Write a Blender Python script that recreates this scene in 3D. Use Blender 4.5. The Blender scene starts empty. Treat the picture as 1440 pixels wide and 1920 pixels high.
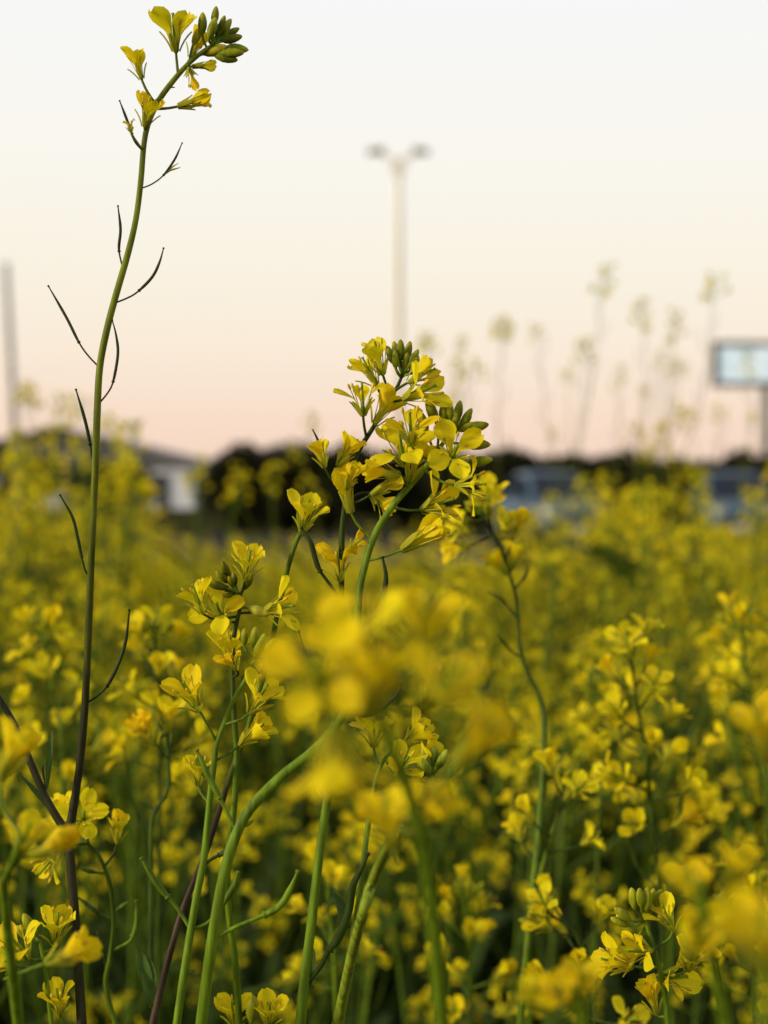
import bpy, math, random
import numpy as np
from mathutils import Matrix, Vector

R = math.radians
SC = bpy.context.scene
COL = SC.collection

# ------------------------------------------------------------------ camera
FPX = 2687.0            # focal length in pixels of the 1440 x 1920 photograph
HOR = 915.0             # horizon row
CAM_H = 1.15
FOCUS = 0.47
PITCH = math.atan((960.0 - HOR) / FPX)
cam_d = bpy.data.cameras.new('camera')
cam = bpy.data.objects.new('camera', cam_d)
COL.objects.link(cam)
cam.location = (0, 0, CAM_H)
cam.rotation_euler = (R(90) - PITCH, 0, 0)
cam_d.sensor_fit = 'VERTICAL'
cam_d.sensor_height = 36.0
cam_d.sensor_width = 27.0
cam_d.lens = 36.0 * FPX / 1920.0
cam_d.clip_start = 0.01
cam_d.clip_end = 6000
cam_d.dof.use_dof = True
cam_d.dof.focus_distance = FOCUS
cam_d.dof.aperture_fstop = 9.0
SC.camera = cam

# ------------------------------------------------------------------ sky, sun, exposure
SUN_EL, SUN_AZ = 15.0, 246.0        # low sun, to the left of and behind the camera (azimuth clockwise from +Y)
world = bpy.data.worlds.new('World')
SC.world = world
world.use_nodes = True
wn, wl = world.node_tree.nodes, world.node_tree.links
wn.clear()
w_out = wn.new('ShaderNodeOutputWorld')
w_bg = wn.new('ShaderNodeBackground')
w_bg.inputs['Strength'].default_value = 1.0
w_sky = wn.new('ShaderNodeTexSky')
w_sky.sky_type = 'NISHITA'
w_sky.sun_disc = False
w_sky.sun_elevation = R(SUN_EL)
w_sky.sun_rotation = R(SUN_AZ)
w_sky.dust_density = 2.0
w_scale = wn.new('ShaderNodeVectorMath'); w_scale.operation = 'SCALE'
w_scale.inputs['Scale'].default_value = 0.10
w_tc = wn.new('ShaderNodeTexCoord')
w_sep = wn.new('ShaderNodeSeparateXYZ')
w_ramp = wn.new('ShaderNodeValToRGB')
stops = [(0.0, (0.96, 0.69, 0.55)), (0.04, (0.985, 0.745, 0.595)), (0.098, (1.0, 0.865, 0.71)), (0.153, (1.0, 0.93, 0.79)),
         (0.224, (1.0, 0.97, 0.89)), (0.33, (0.975, 0.98, 0.98)), (0.6, (0.60, 0.66, 0.71)), (1.0, (0.36, 0.44, 0.53))]
er = w_ramp.color_ramp
er.elements[0].position = stops[0][0]; er.elements[0].color = (*stops[0][1], 1)
er.elements[1].position = stops[-1][0]; er.elements[1].color = (*stops[-1][1], 1)
for p_, c_ in stops[1:-1]:
    e = er.elements.new(p_); e.color = (*c_, 1)
w_mix = wn.new('ShaderNodeMix'); w_mix.data_type = 'RGBA'
w_mix.inputs['Factor'].default_value = 0.94
wl.new(w_tc.outputs['Generated'], w_sep.inputs[0])
wl.new(w_sep.outputs['Z'], w_ramp.inputs['Fac'])
wl.new(w_sky.outputs['Color'], w_scale.inputs[0])
wl.new(w_scale.outputs['Vector'], w_mix.inputs['A'])
wl.new(w_ramp.outputs['Color'], w_mix.inputs['B'])
wl.new(w_mix.outputs['Result'], w_bg.inputs['Color'])
wl.new(w_bg.outputs[0], w_out.inputs['Surface'])

sun_d = bpy.data.lights.new('sun', 'SUN')
sun_d.energy = 3.4
sun_d.angle = R(10)
sun_d.color = (1.0, 0.87, 0.66)
sun = bpy.data.objects.new('sun', sun_d)
COL.objects.link(sun)
sv = Vector((math.sin(R(SUN_AZ)) * math.cos(R(SUN_EL)), math.cos(R(SUN_AZ)) * math.cos(R(SUN_EL)), math.sin(R(SUN_EL))))
sun.rotation_euler = sv.to_track_quat('Z', 'Y').to_euler()
sun.location = sv * 30

vs = SC.view_settings
vs.view_transform = 'Standard'
try: vs.look = 'None'
except Exception: pass
vs.exposure = 0.0
vs.gamma = 1.0
vs.use_curve_mapping = False
SC.cycles.use_denoising = True
SC.cycles.max_bounces = 7
SC.cycles.diffuse_bounces = 4
SC.cycles.transmission_bounces = 5
SC.cycles.glossy_bounces = 2

# ------------------------------------------------------------------ basic helpers
def P(x, y, d):
    """photograph pixel and distance -> point in the place"""
    X = (x - 720.0) / FPX * d
    Z = -(y - 960.0) / FPX * d
    cp, sp = math.cos(PITCH), math.sin(PITCH)
    return np.array((X, d * cp + Z * sp, CAM_H - d * sp + Z * cp))

def tag(o, label=None, cat=None, group=None, kind=None):
    if label: o['label'] = label
    if cat: o['category'] = cat
    if group: o['group'] = group
    if kind: o['kind'] = kind
    return o

def empty(name, loc, label=None, cat=None, group=None):
    o = bpy.data.objects.new(name, None)
    o.empty_display_size = 0.05
    o.location = loc
    COL.objects.link(o)
    return tag(o, label, cat, group)

def put(name, me, parent=None, mat=None):
    o = bpy.data.objects.new(name, me)
    COL.objects.link(o)
    if parent is not None: o.parent = parent
    if mat is not None: o.matrix_local = mat
    return o

def nrm(v):
    v = np.asarray(v, float)
    return v / (np.linalg.norm(v) + 1e-12)

class MB:
    """collects vertices (with a colour each) and faces"""
    def __init__(self): self.v, self.f, self.c, self.m, self.n = [], [], [], [], 0
    def add(self, verts, faces, col, mi=0):
        verts = np.asarray(verts, float).reshape(-1, 3)
        k = len(verts)
        col = np.asarray(col, float)
        if col.ndim == 1: col = np.tile(col, (k, 1))
        self.v.append(verts); self.c.append(col)
        self.f += [tuple(i + self.n for i in f) for f in faces]
        self.m += [mi] * len(faces)
        self.n += k
        return self
    def merge(self, other, M3=None, off=None, gain=1.0):
        v = np.concatenate(other.v)
        if M3 is not None: v = v @ np.asarray(M3).T
        if off is not None: v = v + off
        self.v.append(v); self.c.append(np.concatenate(other.c) * gain)
        self.f += [tuple(i + self.n for i in f) for f in other.f]
        self.m += other.m
        self.n += len(v)
        return self
    def mesh(self, name, mats, smooth=True):
        me = bpy.data.meshes.new(name)
        v = np.concatenate(self.v); c = np.concatenate(self.c)
        me.from_pydata(v.tolist(), [], self.f)
        for m in mats: me.materials.append(m)
        if len(mats) > 1: me.polygons.foreach_set('material_index', self.m)
        me.polygons.foreach_set('use_smooth', [smooth] * len(me.polygons))
        a = me.color_attributes.new('Col', 'FLOAT_COLOR', 'POINT')
        a.data.foreach_set('color', np.concatenate([c, np.ones((len(c), 1))], 1).astype(np.float32).ravel())
        me.update()
        return me

def box(mb, x0, x1, y0, y1, z0, z1, col=(1, 1, 1), mi=0, M=None):
    v = np.array([(x, y, z) for z in (z0, z1) for y in (y0, y1) for x in (x0, x1)], float)
    if M is not None: v = v @ np.asarray(M)[:3, :3].T + np.asarray(M)[:3, 3]
    mb.add(v, [(0, 2, 3, 1), (4, 5, 7, 6), (0, 1, 5, 4), (2, 6, 7, 3), (0, 4, 6, 2), (1, 3, 7, 5)], col, mi)
    return mb

def smooth_path(pts, n=6):
    """Catmull-Rom through rows of any width"""
    p = np.asarray(pts, float)
    if len(p) < 3: 
        t = np.linspace(0, 1, n + 1)[:, None]
        return p[0] * (1 - t) + p[-1] * t
    q = np.vstack([2 * p[0] - p[1], p, 2 * p[-1] - p[-2]])
    out = []
    for i in range(1, len(q) - 2):
        a, b, c, d = q[i - 1], q[i], q[i + 1], q[i + 2]
        for k in range(n):
            t = k / n
            out.append(0.5 * ((2 * b) + (c - a) * t + (2 * a - 5 * b + 4 * c - d) * t * t + (3 * b - a - 3 * c + d) * t ** 3))
    out.append(p[-1])
    return np.array(out)

def tube(mb, pts, rad, sides=8, col=(1, 1, 1), mi=0, ridge=0.0):
    pts = np.asarray(pts, float); n = len(pts)
    rad = np.broadcast_to(np.asarray(rad, float), (n,))
    col = np.asarray(col, float)
    if col.ndim == 1: col = np.tile(col, (n, 1))
    tan = np.gradient(pts, axis=0)
    tan /= np.linalg.norm(tan, axis=1)[:, None] + 1e-12
    ref = np.array((0, 1.0, 0)) if abs(tan[0][1]) < 0.9 else np.array((1.0, 0, 0))
    u = nrm(np.cross(tan[0], ref))
    ang = np.arange(sides) * 2 * math.pi / sides
    rr = 1 + ridge * (np.arange(sides) % 2 * 2 - 1)
    V = []
    for i in range(n):
        u = nrm(u - tan[i] * np.dot(u, tan[i]))
        w = np.cross(tan[i], u)
        V.append(pts[i] + rad[i] * ((np.cos(ang) * rr)[:, None] * u + (np.sin(ang) * rr)[:, None] * w))
    V = np.concatenate(V)
    F = []
    for i in range(n - 1):
        for k in range(sides):
            a, b = i * sides + k, i * sides + (k + 1) % sides
            F.append((a, b, b + sides, a + sides))
    F.append(tuple(range(sides - 1, -1, -1)))
    F.append(tuple(range((n - 1) * sides, n * sides)))
    mb.add(V, F, np.repeat(col, sides, axis=0), mi)
    return mb

def frame(axis, roll=0.0):
    z = nrm(axis)
    r = np.array((0, 0, 1.0)) if abs(z[2]) < 0.95 else np.array((1.0, 0, 0))
    x = nrm(np.cross(r, z)); y = np.cross(z, x)
    c, s = math.cos(roll), math.sin(roll)
    return np.stack([x * c + y * s, -x * s + y * c, z], axis=1)

def m4(M3, off=(0, 0, 0), s=1.0):
    M = Matrix.Identity(4)
    for i in range(3):
        for j in range(3): M[i][j] = float(M3[i][j]) * s
        M[i][3] = float(off[i])
    return M

# ------------------------------------------------------------------ materials
def new_mat(name):
    m = bpy.data.materials.new(name); m.use_nodes = True
    nt = m.node_tree
    return m, nt.nodes, nt.links, nt.nodes['Principled BSDF'], nt.nodes['Material Output']

def tissue(name, rough=0.5, trans=0.0, nscale=300.0, lo=0.75, hi=1.2, bump=0.0, hue=0.0, spec=0.35, stretch=(1, 1, 1)):
    """plant tissue: own colour of each piece, mottled, partly see-through to light"""
    m, n, l, b, out = new_mat(name)
    at = n.new('ShaderNodeAttribute'); at.attribute_name = 'Col'
    tc = n.new('ShaderNodeTexCoord')
    no = n.new('ShaderNodeTexNoise'); no.inputs['Scale'].default_value = nscale; no.inputs['Detail'].default_value = 4
    mp = n.new('ShaderNodeMapping'); mp.inputs['Scale'].default_value = stretch
    l.new(tc.outputs['Object'], mp.inputs['Vector']); l.new(mp.outputs['Vector'], no.inputs['Vector'])
    mr = n.new('ShaderNodeMapRange')
    mr.inputs['From Min'].default_value = 0.3; mr.inputs['From Max'].default_value = 0.7
    mr.inputs['To Min'].default_value = lo; mr.inputs['To Max'].default_value = hi
    l.new(no.outputs['Fac'], mr.inputs['Value'])
    mu = n.new('ShaderNodeVectorMath'); mu.operation = 'SCALE'
    l.new(at.outputs['Color'], mu.inputs[0]); l.new(mr.outputs['Result'], mu.inputs['Scale'])
    src = mu.outputs['Vector']
    if hue:
        oi = n.new('ShaderNodeObjectInfo')
        tint = n.new('ShaderNodeMix'); tint.data_type = 'RGBA'
        tint.inputs['A'].default_value = (1.0, 1.04, 1.0, 1); tint.inputs['B'].default_value = (1.0, 1.0 - hue, 0.7, 1)
        l.new(oi.outputs['Random'], tint.inputs['Factor'])
        mm = n.new('ShaderNodeVectorMath'); mm.operation = 'MULTIPLY'
        l.new(src, mm.inputs[0]); l.new(tint.outputs['Result'], mm.inputs[1])
        src = mm.outputs['Vector']
    l.new(src, b.inputs['Base Color'])
    b.inputs['Roughness'].default_value = rough
    b.inputs['Specular IOR Level'].default_value = spec
    if bump:
        bp = n.new('ShaderNodeBump'); bp.inputs['Strength'].default_value = bump; bp.inputs['Distance'].default_value = 0.0006
        l.new(no.outputs['Fac'], bp.inputs['Height']); l.new(bp.outputs['Normal'], b.inputs['Normal'])
    if trans:
        tr = n.new('ShaderNodeBsdfTranslucent'); l.new(src, tr.inputs['Color'])
        mx = n.new('ShaderNodeMixShader'); mx.inputs[0].default_value = trans
        l.new(b.outputs[0], mx.inputs[1]); l.new(tr.outputs[0], mx.inputs[2]); l.new(mx.outputs[0], out.inputs['Surface'])
    return m

def plain(name, col, rough=0.6, metal=0.0, nscale=4.0, var=0.25, bump=0.0, spec=0.4):
    m, n, l, b, out = new_mat(name)
    tc = n.new('ShaderNodeTexCoord')
    no = n.new('ShaderNodeTexNoise'); no.inputs['Scale'].default_value = nscale; no.inputs['Detail'].default_value = 6
    l.new(tc.outputs['Object'], no.inputs['Vector'])
    rp = n.new('ShaderNodeValToRGB')
    rp.color_ramp.elements[0].position = 0.3; rp.color_ramp.elements[1].position = 0.7
    rp.color_ramp.elements[0].color = (*[c * (1 - var) for c in col], 1)
    rp.color_ramp.elements[1].color = (*[min(1, c * (1 + var)) for c in col], 1)
    l.new(no.outputs['Fac'], rp.inputs['Fac']); l.new(rp.outputs['Color'], b.inputs['Base Color'])
    b.inputs['Roughness'].default_value = rough; b.inputs['Metallic'].default_value = metal
    b.inputs['Specular IOR Level'].default_value = spec
    if bump:
        bp = n.new('ShaderNodeBump'); bp.inputs['Strength'].default_value = bump
        l.new(no.outputs['Fac'], bp.inputs['Height']); l.new(bp.outputs['Normal'], b.inputs['Normal'])
    return m

M_PETAL = tissue('petal_yellow', 0.6, 0.45, 420, 0.88, 1.08, 0.3, 0.06, 0.08, (.3, 2.2, .3))
M_MASS = tissue('petal_yellow_mass', 0.6, 0.35, 9, 0.75, 1.15, 0.0, 0.0, 0.08)
M_TISSUE = tissue('stem_green', 0.5, 0.0, 420, 0.5, 1.35, 0.6, 0.0, 0.12, (1, 1, .12))
M_LEAF = tissue('leaf_green', 0.5, 0.3, 120, 0.7, 1.2, 0.3, 0.0, 0.2)

YEL = np.array((0.89, 0.735, 0.010)); YEL_OLD = np.array((0.88, 0.655, 0.008)); CLAW = np.array((0.62, 0.60, 0.03))
GREEN = np.array((0.120, 0.190, 0.008)); OLIVE = np.array((0.150, 0.175, 0.008)); PURPLE = np.array((0.048, 0.030, 0.016)); DUSKY = np.array((0.032, 0.030, 0.010))
DARKPOD = np.array((0.035, 0.036, 0.010)); PALE = np.array((0.22, 0.28, 0.020)); BUD = np.array((0.20, 0.225, 0.008)); LEAFC = np.array((0.036, 0.062, 0.005))
SEPC = np.array((0.50, 0.48, 0.03)); MIDG = np.array((0.042, 0.070, 0.005))

# ------------------------------------------------------------------ flower pieces
def sstep(a, b, x):
    t = np.clip((x - a) / (b - a), 0, 1)
    return t * t * (3 - 2 * t)

def petal_geo(mb, op, rng, nu=7, nv=10, Lc=0.0046, Ll=0.0084, W=0.0072, cup=0.22, wav=1.0, col=YEL, M3=None, off=None):
    L = Lc + Ll
    s = np.concatenate([np.linspace(0, 0.34, max(2, nv // 3), endpoint=False), np.linspace(0.34, 0.992, nv - max(2, nv // 3))])
    tw = rng.uniform(-0.25, 0.25) * wav; rec = rng.uniform(-5, 28) * wav; nt = rng.uniform(0, 0.10)
    fine = np.linspace(0, 1, 60)
    a = R(4 + op * 0.16) + R(op * 0.84 - 4) * sstep(0.22, 0.56, fine) + R(rec) * sstep(0.7, 1.0, fine)
    x = 0.0007 + np.concatenate([[0], np.cumsum(np.sin(a[:-1]))]) * L / 59
    z = np.concatenate([[0], np.cumsum(np.cos(a[:-1]))]) * L / 59
    ph = rng.uniform(0, 6.28)
    V, C = [], []
    for t in s:
        q = max(0.0, (t - 0.3) / 0.7)
        hw = 0.0007 + (W / 2 - 0.0007) * float(sstep(0.0, 0.62, q))
        if q > 0.56: hw *= math.sqrt(max(0.0, 1 - ((q - 0.56) / 0.445) ** 2))
        xx, zz, aa = np.interp(t, fine, x), np.interp(t, fine, z), np.interp(t, fine, a)
        nx, nz = -math.cos(aa), math.sin(aa)          # towards the flower axis
        for k in range(nu):
            u = -1 + 2 * k / (nu - 1)
            y = u * hw
            o = cup * (abs(u) ** 1.8) * hw + 0.00055 * wav * q * math.sin(3.1 * u + ph + 4 * q) + tw * u * hw * q
            back = nt * W * (1 - abs(u)) ** 2 * (q > 0.8)
            V.append((xx + nx * o - back * math.sin(aa), y, zz + nz * o - back * math.cos(aa)))
            C.append(CLAW + (col - CLAW) * float(sstep(0.1, 0.5, t)) * (1 - 0.1 * (abs(u) < 0.2)))
    F = []
    n = len(s)
    for i in range(n - 1):
        for k in range(nu - 1):
            F.append((i * nu + k, i * nu + k + 1, (i + 1) * nu + k + 1, (i + 1) * nu + k))
    V = np.array(V)
    if M3 is not None: V = V @ np.asarray(M3).T
    if off is not None: V = V + off
    mb.add(V, F, np.array(C), 0)
    return mb

def sepal_geo(mb, op, rng, M3=None, mi=0, nv=5):
    L, W = 0.0068, 0.0016
    V, C = [], []
    x, z = 0.0009, -0.0003
    for i in range(nv):
        t = i / (nv - 1)
        a = R(op * (0.5 + 0.5 * t))
        hw = W / 2 * (0.6 + 0.6 * math.sin(math.pi * min(t * 0.9 + 0.08, 1))) * (1 if i < nv - 1 else 0.35)
        V += [(x, -hw, z), (x - 0.0003 * math.cos(a), 0, z), (x, hw, z)]
        V[-2] = (x + 0.0004 * math.cos(a), 0, z - 0.0004 * math.sin(a))
        C += [SEPC * (0.8 + 0.3 * t)] * 3
        x += math.sin(a) * L / (nv - 1); z += math.cos(a) * L / (nv - 1)
    F = []
    for i in range(nv - 1):
        for k in range(2): F.append((i * 3 + k, i * 3 + k + 1, i * 3 + k + 4, i * 3 + k + 3))
    V = np.array(V)
    if M3 is not None: V = V @ np.asarray(M3).T
    mb.add(V, F, np.array(C), mi)
    return mb

def rotz(a):
    c, s = math.cos(a), math.sin(a)
    return np.array(((c, -s, 0), (s, c, 0), (0, 0, 1.0)))

def rotx(a):
    c, s = math.cos(a), math.sin(a)
    return np.array(((1.0, 0, 0), (0, c, -s), (0, s, c)))

def roty(a):
    c, s = math.cos(a), math.sin(a)
    return np.array(((c, 0, s), (0, 1.0, 0), (-s, 0, c)))

def core_geo(mb, op, rng, mi=0, sides=5, stamens=True):
    """seat of the flower, pistil and six stamens"""
    tube(mb, [(0, 0, -0.0008), (0, 0, 0.0), (0, 0, 0.0012), (0, 0, 0.003), (0, 0, 0.0085), (0, 0, 0.0098), (0, 0, 0.0104)],
         [0.0005, 0.0010, 0.0011, 0.0006, 0.00042, 0.00036, 0.0006], sides, GREEN * 1.5, mi)
    if stamens:
        for k in range(6):
            a = k * math.pi / 3 + rng.uniform(-0.2, 0.2)
            lean = R(6 + op * 0.22 + rng.uniform(-4, 6)); h = 0.0088 if k % 3 else 0.0066
            d = np.array((math.cos(a) * math.sin(lean), math.sin(a) * math.sin(lean), math.cos(lean)))
            b = np.array((math.cos(a), math.sin(a), 0)) * 0.0006
            tube(mb, [b, b + d * h * 0.5, b + d * h, b + d * (h + 0.0008), b + d * (h + 0.0019), b + d * (h + 0.0023)],
                 [0.00022, 0.00018, 0.00016, 0.00048, 0.00042, 0.0001], 4,
                 np.array([(0.45, 0.42, 0.04)] * 3 + [(0.60, 0.42, 0.02)] * 3), mi)
    return mb

KIND = {'open': 78, 'wide': 60, 'half': 42, 'narrow': 28, 'tube': 13}
prs = random.Random(11)
PETALS, SEPALS, CORES = {}, {}, {}
for k_, op_ in KIND.items():
    PETALS[k_], SEPALS[k_], CORES[k_] = [], [], []
    for i in range(4):
        cl = YEL * 1.0 if i < 3 else YEL_OLD
        PETALS[k_].append(petal_geo(MB(), op_ + prs.uniform(-5, 5), prs, W=prs.uniform(0.0062, 0.0074), Ll=prs.uniform(0.0076, 0.0088),
                                    cup=0.45 if op_ < 30 else 0.2, col=cl).mesh('petal', [M_PETAL]))
    for i in range(2):
        SEPALS[k_].append(sepal_geo(MB(), {'open': 62, 'wide': 55, 'half': 48, 'narrow': 30, 'tube': 14}[k_] + prs.uniform(-8, 8), prs).mesh('sepal', [M_PETAL]))
        CORES[k_].append(core_geo(MB(), op_, prs).mesh('flower', [M_TISSUE]))
PETALS['wilt'] = [petal_geo(MB(), 22 + 10 * i, prs, W=0.0052, Ll=0.0085, cup=0.6, wav=3.0, col=YEL_OLD * (1, 0.93, 1)).mesh('petal', [M_PETAL]) for i in range(3)]
SEPALS['wilt'] = SEPALS['half']; CORES['wilt'] = CORES['narrow']

def hero_flower(root, base, axis, kind, sc, roll, rng, npet=4, amber=False):
    """one flower as a part with its petals and sepals under it"""
    M3 = frame(axis, roll); sc = sc * 1.03
    f = put('flower', rng.choice(CORES[kind]), root, m4(M3, base, sc))
    skip = set(rng.sample(range(4), 4 - npet)) if npet < 4 else set()
    for k in range(4):
        if k not in skip:
            r_ = rotz(math.pi / 2 * k + rng.uniform(-0.22, 0.22)) @ roty(R(rng.uniform(-9, 9))) @ rotx(R(rng.uniform(-6, 6)))
            put('petal', PETALS[kind][3] if amber and rng.random() < .8 else rng.choice(PETALS[kind]), f, m4(r_, (0, 0, 0.0004), rng.uniform(0.9, 1.08)))
    for k in range(4):
        put('sepal', rng.choice(SEPALS[kind]), f, m4(rotz(math.pi / 4 + math.pi / 2 * k + rng.uniform(-0.15, 0.15)) @ roty(R(rng.uniform(-6, 10)))))
    return f

def stalk_geo(mb, a, b, r0=0.0006, r1=0.0005, droop=0.0, col=GREEN, sides=6, n=6, end_dir=None):
    a, b = np.asarray(a, float), np.asarray(b, float)
    L = np.linalg.norm(b - a)
    mid = (a + b) / 2 + np.array((0, 0, -droop * L))
    if end_dir is not None: mid = mid * 0.6 + (b - nrm(end_dir) * L * 0.35) * 0.4
    p = smooth_path([a, mid, b], n)
    tube(mb, p, np.linspace(r0, r1, len(p)), sides, col)
    return mb

BUDR = [(0.0, 0.55), (0.12, 1.15), (0.35, 1.62), (0.6, 1.55), (0.8, 1.15), (0.93, 0.7), (1.0, 0.18)]
def bud_geo(mb, a, b, axis, sc=1.0, col=BUD, sides=8, stalk=True):
    """a bud on its own thin stalk from a to b, the bud running on along axis"""
    a, b, axis = np.asarray(a, float), np.asarray(b, float), nrm(axis)
    pts, rad, cc = [], [], []
    if stalk:
        mid = (a + b) / 2 * 0.6 + (b - axis * np.linalg.norm(b - a) * 0.4) * 0.4
        for p in smooth_path([a, mid, b], 3)[:-1]: pts.append(p); rad.append(0.00045); cc.append(GREEN)
    L = 0.0072 * sc
    for t, r in BUDR:
        pts.append(b + axis * L * t); rad.append(r * 0.001 * sc); cc.append(col * (0.85 + 0.35 * t) + np.array((0.10, 0.06, 0)) * (t > 0.75))
    tube(mb, pts, rad, sides, np.array(cc), 0, 0.06)
    return mb

def pod_geo(mb, pts, node=0.35, r=0.00085, col=DARKPOD, sides=7, tipc=None, n=6):
    """seed pod on its stalk: thin stalk, knot, swelling pod, thin beak with a knob"""
    p = smooth_path(pts, n)
    seg = np.concatenate([[0], np.cumsum(np.linalg.norm(np.diff(p, axis=0), axis=1))]); seg /= seg[-1]
    t = np.linspace(0, 1, 26)
    t = np.sort(np.concatenate([t, [node - 0.015, node, node + 0.015, 0.975, 0.985]]))
    t = np.clip(t, 0, 1)
    q = np.stack([np.interp(t, seg, p[:, i]) for i in range(3)], 1)
    rad = np.where(t < node, 0.62, 0.0) + np.where(t >= node, 1, 0) * np.interp(t, [node, node + 0.08, node + (1 - node) * 0.6, 0.93, 1.0], [0.8, 1.05, 1.0, 0.48, 0.42])
    rad = np.where(abs(t - node) < 0.006, 1.4, rad)
    rad = np.where(t > 0.978, 0.72, rad)
    rad = np.where(t < 0.03, 0.95, rad)
    tube(mb, q, rad * r, sides, col)
    return mb

def leaf_geo(mb, a, d, L, W, rng, col=LEAFC, droop=0.5, nv=7, mi=0, fold=0.3):
    """a long pointed leaf with a folded midrib and a waved margin"""
    d = nrm(d); side = nrm(np.cross(d, (0, 0, 1.0)) + 1e-6)
    p = np.asarray(a, float).copy(); ph = rng.uniform(0, 6)
    V, C = [], []
    for i in range(nv):
        t = i / (nv - 1)
        hw = W / 2 * (math.sin(math.pi * (t * 0.86 + 0.08)) ** 0.8) * (0.25 if i == nv - 1 else 1)
        up = nrm(np.cross(side, d))
        wv = 0.12 * W * math.sin(7 * t + ph)
        V += [p - side * hw + up * (fold * hw + wv), p, p + side * hw + up * (fold * hw - wv)]
        C += [col * 1.0, col * 1.35, col * 0.95]
        d = nrm(d + np.array((0, 0, -droop / nv * (0.4 + t))))
        p = p + d * L / (nv - 1)
    F = []
    for i in range(nv - 1):
        for k in range(2): F.append((i * 3 + k, i * 3 + k + 1, i * 3 + k + 4, i * 3 + k + 3))
    mb.add(V, F, np.array(C), mi)
    return mb

# ================================================================== the setting
M_SOIL = plain('soil_and_grass', (0.045, 0.042, 0.014), 0.9, 0, 1.7, 0.5, 0.6, 0.03)
M_ASPH = plain('asphalt', (0.040, 0.040, 0.045), 0.9, 0, 14, 0.3, 0.3, 0.03)
M_KERB = plain('concrete', (0.14, 0.13, 0.12), 0.8, 0, 6, 0.2, 0.2)
M_VERGE = plain('verge_grass', (0.030, 0.034, 0.010), 0.9, 0, 3, 0.4, 0.5, 0.02)

for m_ in (M_SOIL, M_ASPH, M_VERGE):            # matt ground, no sheen at low angles
    nt_ = m_.node_tree; b_ = nt_.nodes['Principled BSDF']; df_ = nt_.nodes.new('ShaderNodeBsdfDiffuse')
    for sock in ('Base Color', 'Normal'):
        if b_.inputs[sock].is_linked: nt_.links.new(b_.inputs[sock].links[0].from_socket, df_.inputs['Color' if sock == 'Base Color' else 'Normal'])
    nt_.links.new(df_.outputs[0], nt_.nodes['Material Output'].inputs['Surface'])

def sheet(name, x0, x1, y0, y1, z, mat, nx=1, ny=1):
    mb = MB()
    V = [(x0 + (x1 - x0) * i / nx, y0 + (y1 - y0) * j / ny, z) for j in range(ny + 1) for i in range(nx + 1)]
    F = [(j * (nx + 1) + i, j * (nx + 1) + i + 1, (j + 1) * (nx + 1) + i + 1, (j + 1) * (nx + 1) + i) for j in range(ny) for i in range(nx)]
    mb.add(V, F, (1, 1, 1))
    return tag(put(name, mb.mesh(name, [mat], False)), kind='structure')

sheet('ground', -3000, 3000, -3000, 3000, 0.0, M_SOIL, 8, 8)
sheet('verge', -60, 60, 8.0, 21.4, 0.004, M_VERGE)
sheet('road', -80, 80, 21.65, 35.0, 0.004, M_ASPH)
k_ = MB(); box(k_, -80, 80, 21.4, 21.65, 0.0, 0.125)
tag(put('kerb', k_.mesh('kerb', [M_KERB], False)), kind='structure')

# ------------------------------------------------------------------ white shed with a low dark roof
M_SHEDW = plain('shed_wall', (0.62, 0.63, 0.66), 0.6, 0, 1.2, 0.10)
M_SHEDR = plain('shed_roof', (0.085, 0.085, 0.09), 0.55, 0, 2.0, 0.2)
M_DARK = plain('dark_door', (0.035, 0.036, 0.045), 0.5, 0, 3, 0.2)
M_GLASS = plain('window_glass', (0.30, 0.36, 0.40), 0.08, 0, 2, 0.1, 0, 0.8)
M_TRIM = plain('white_trim', (0.62, 0.63, 0.64), 0.5, 0, 3, 0.08)

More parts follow.
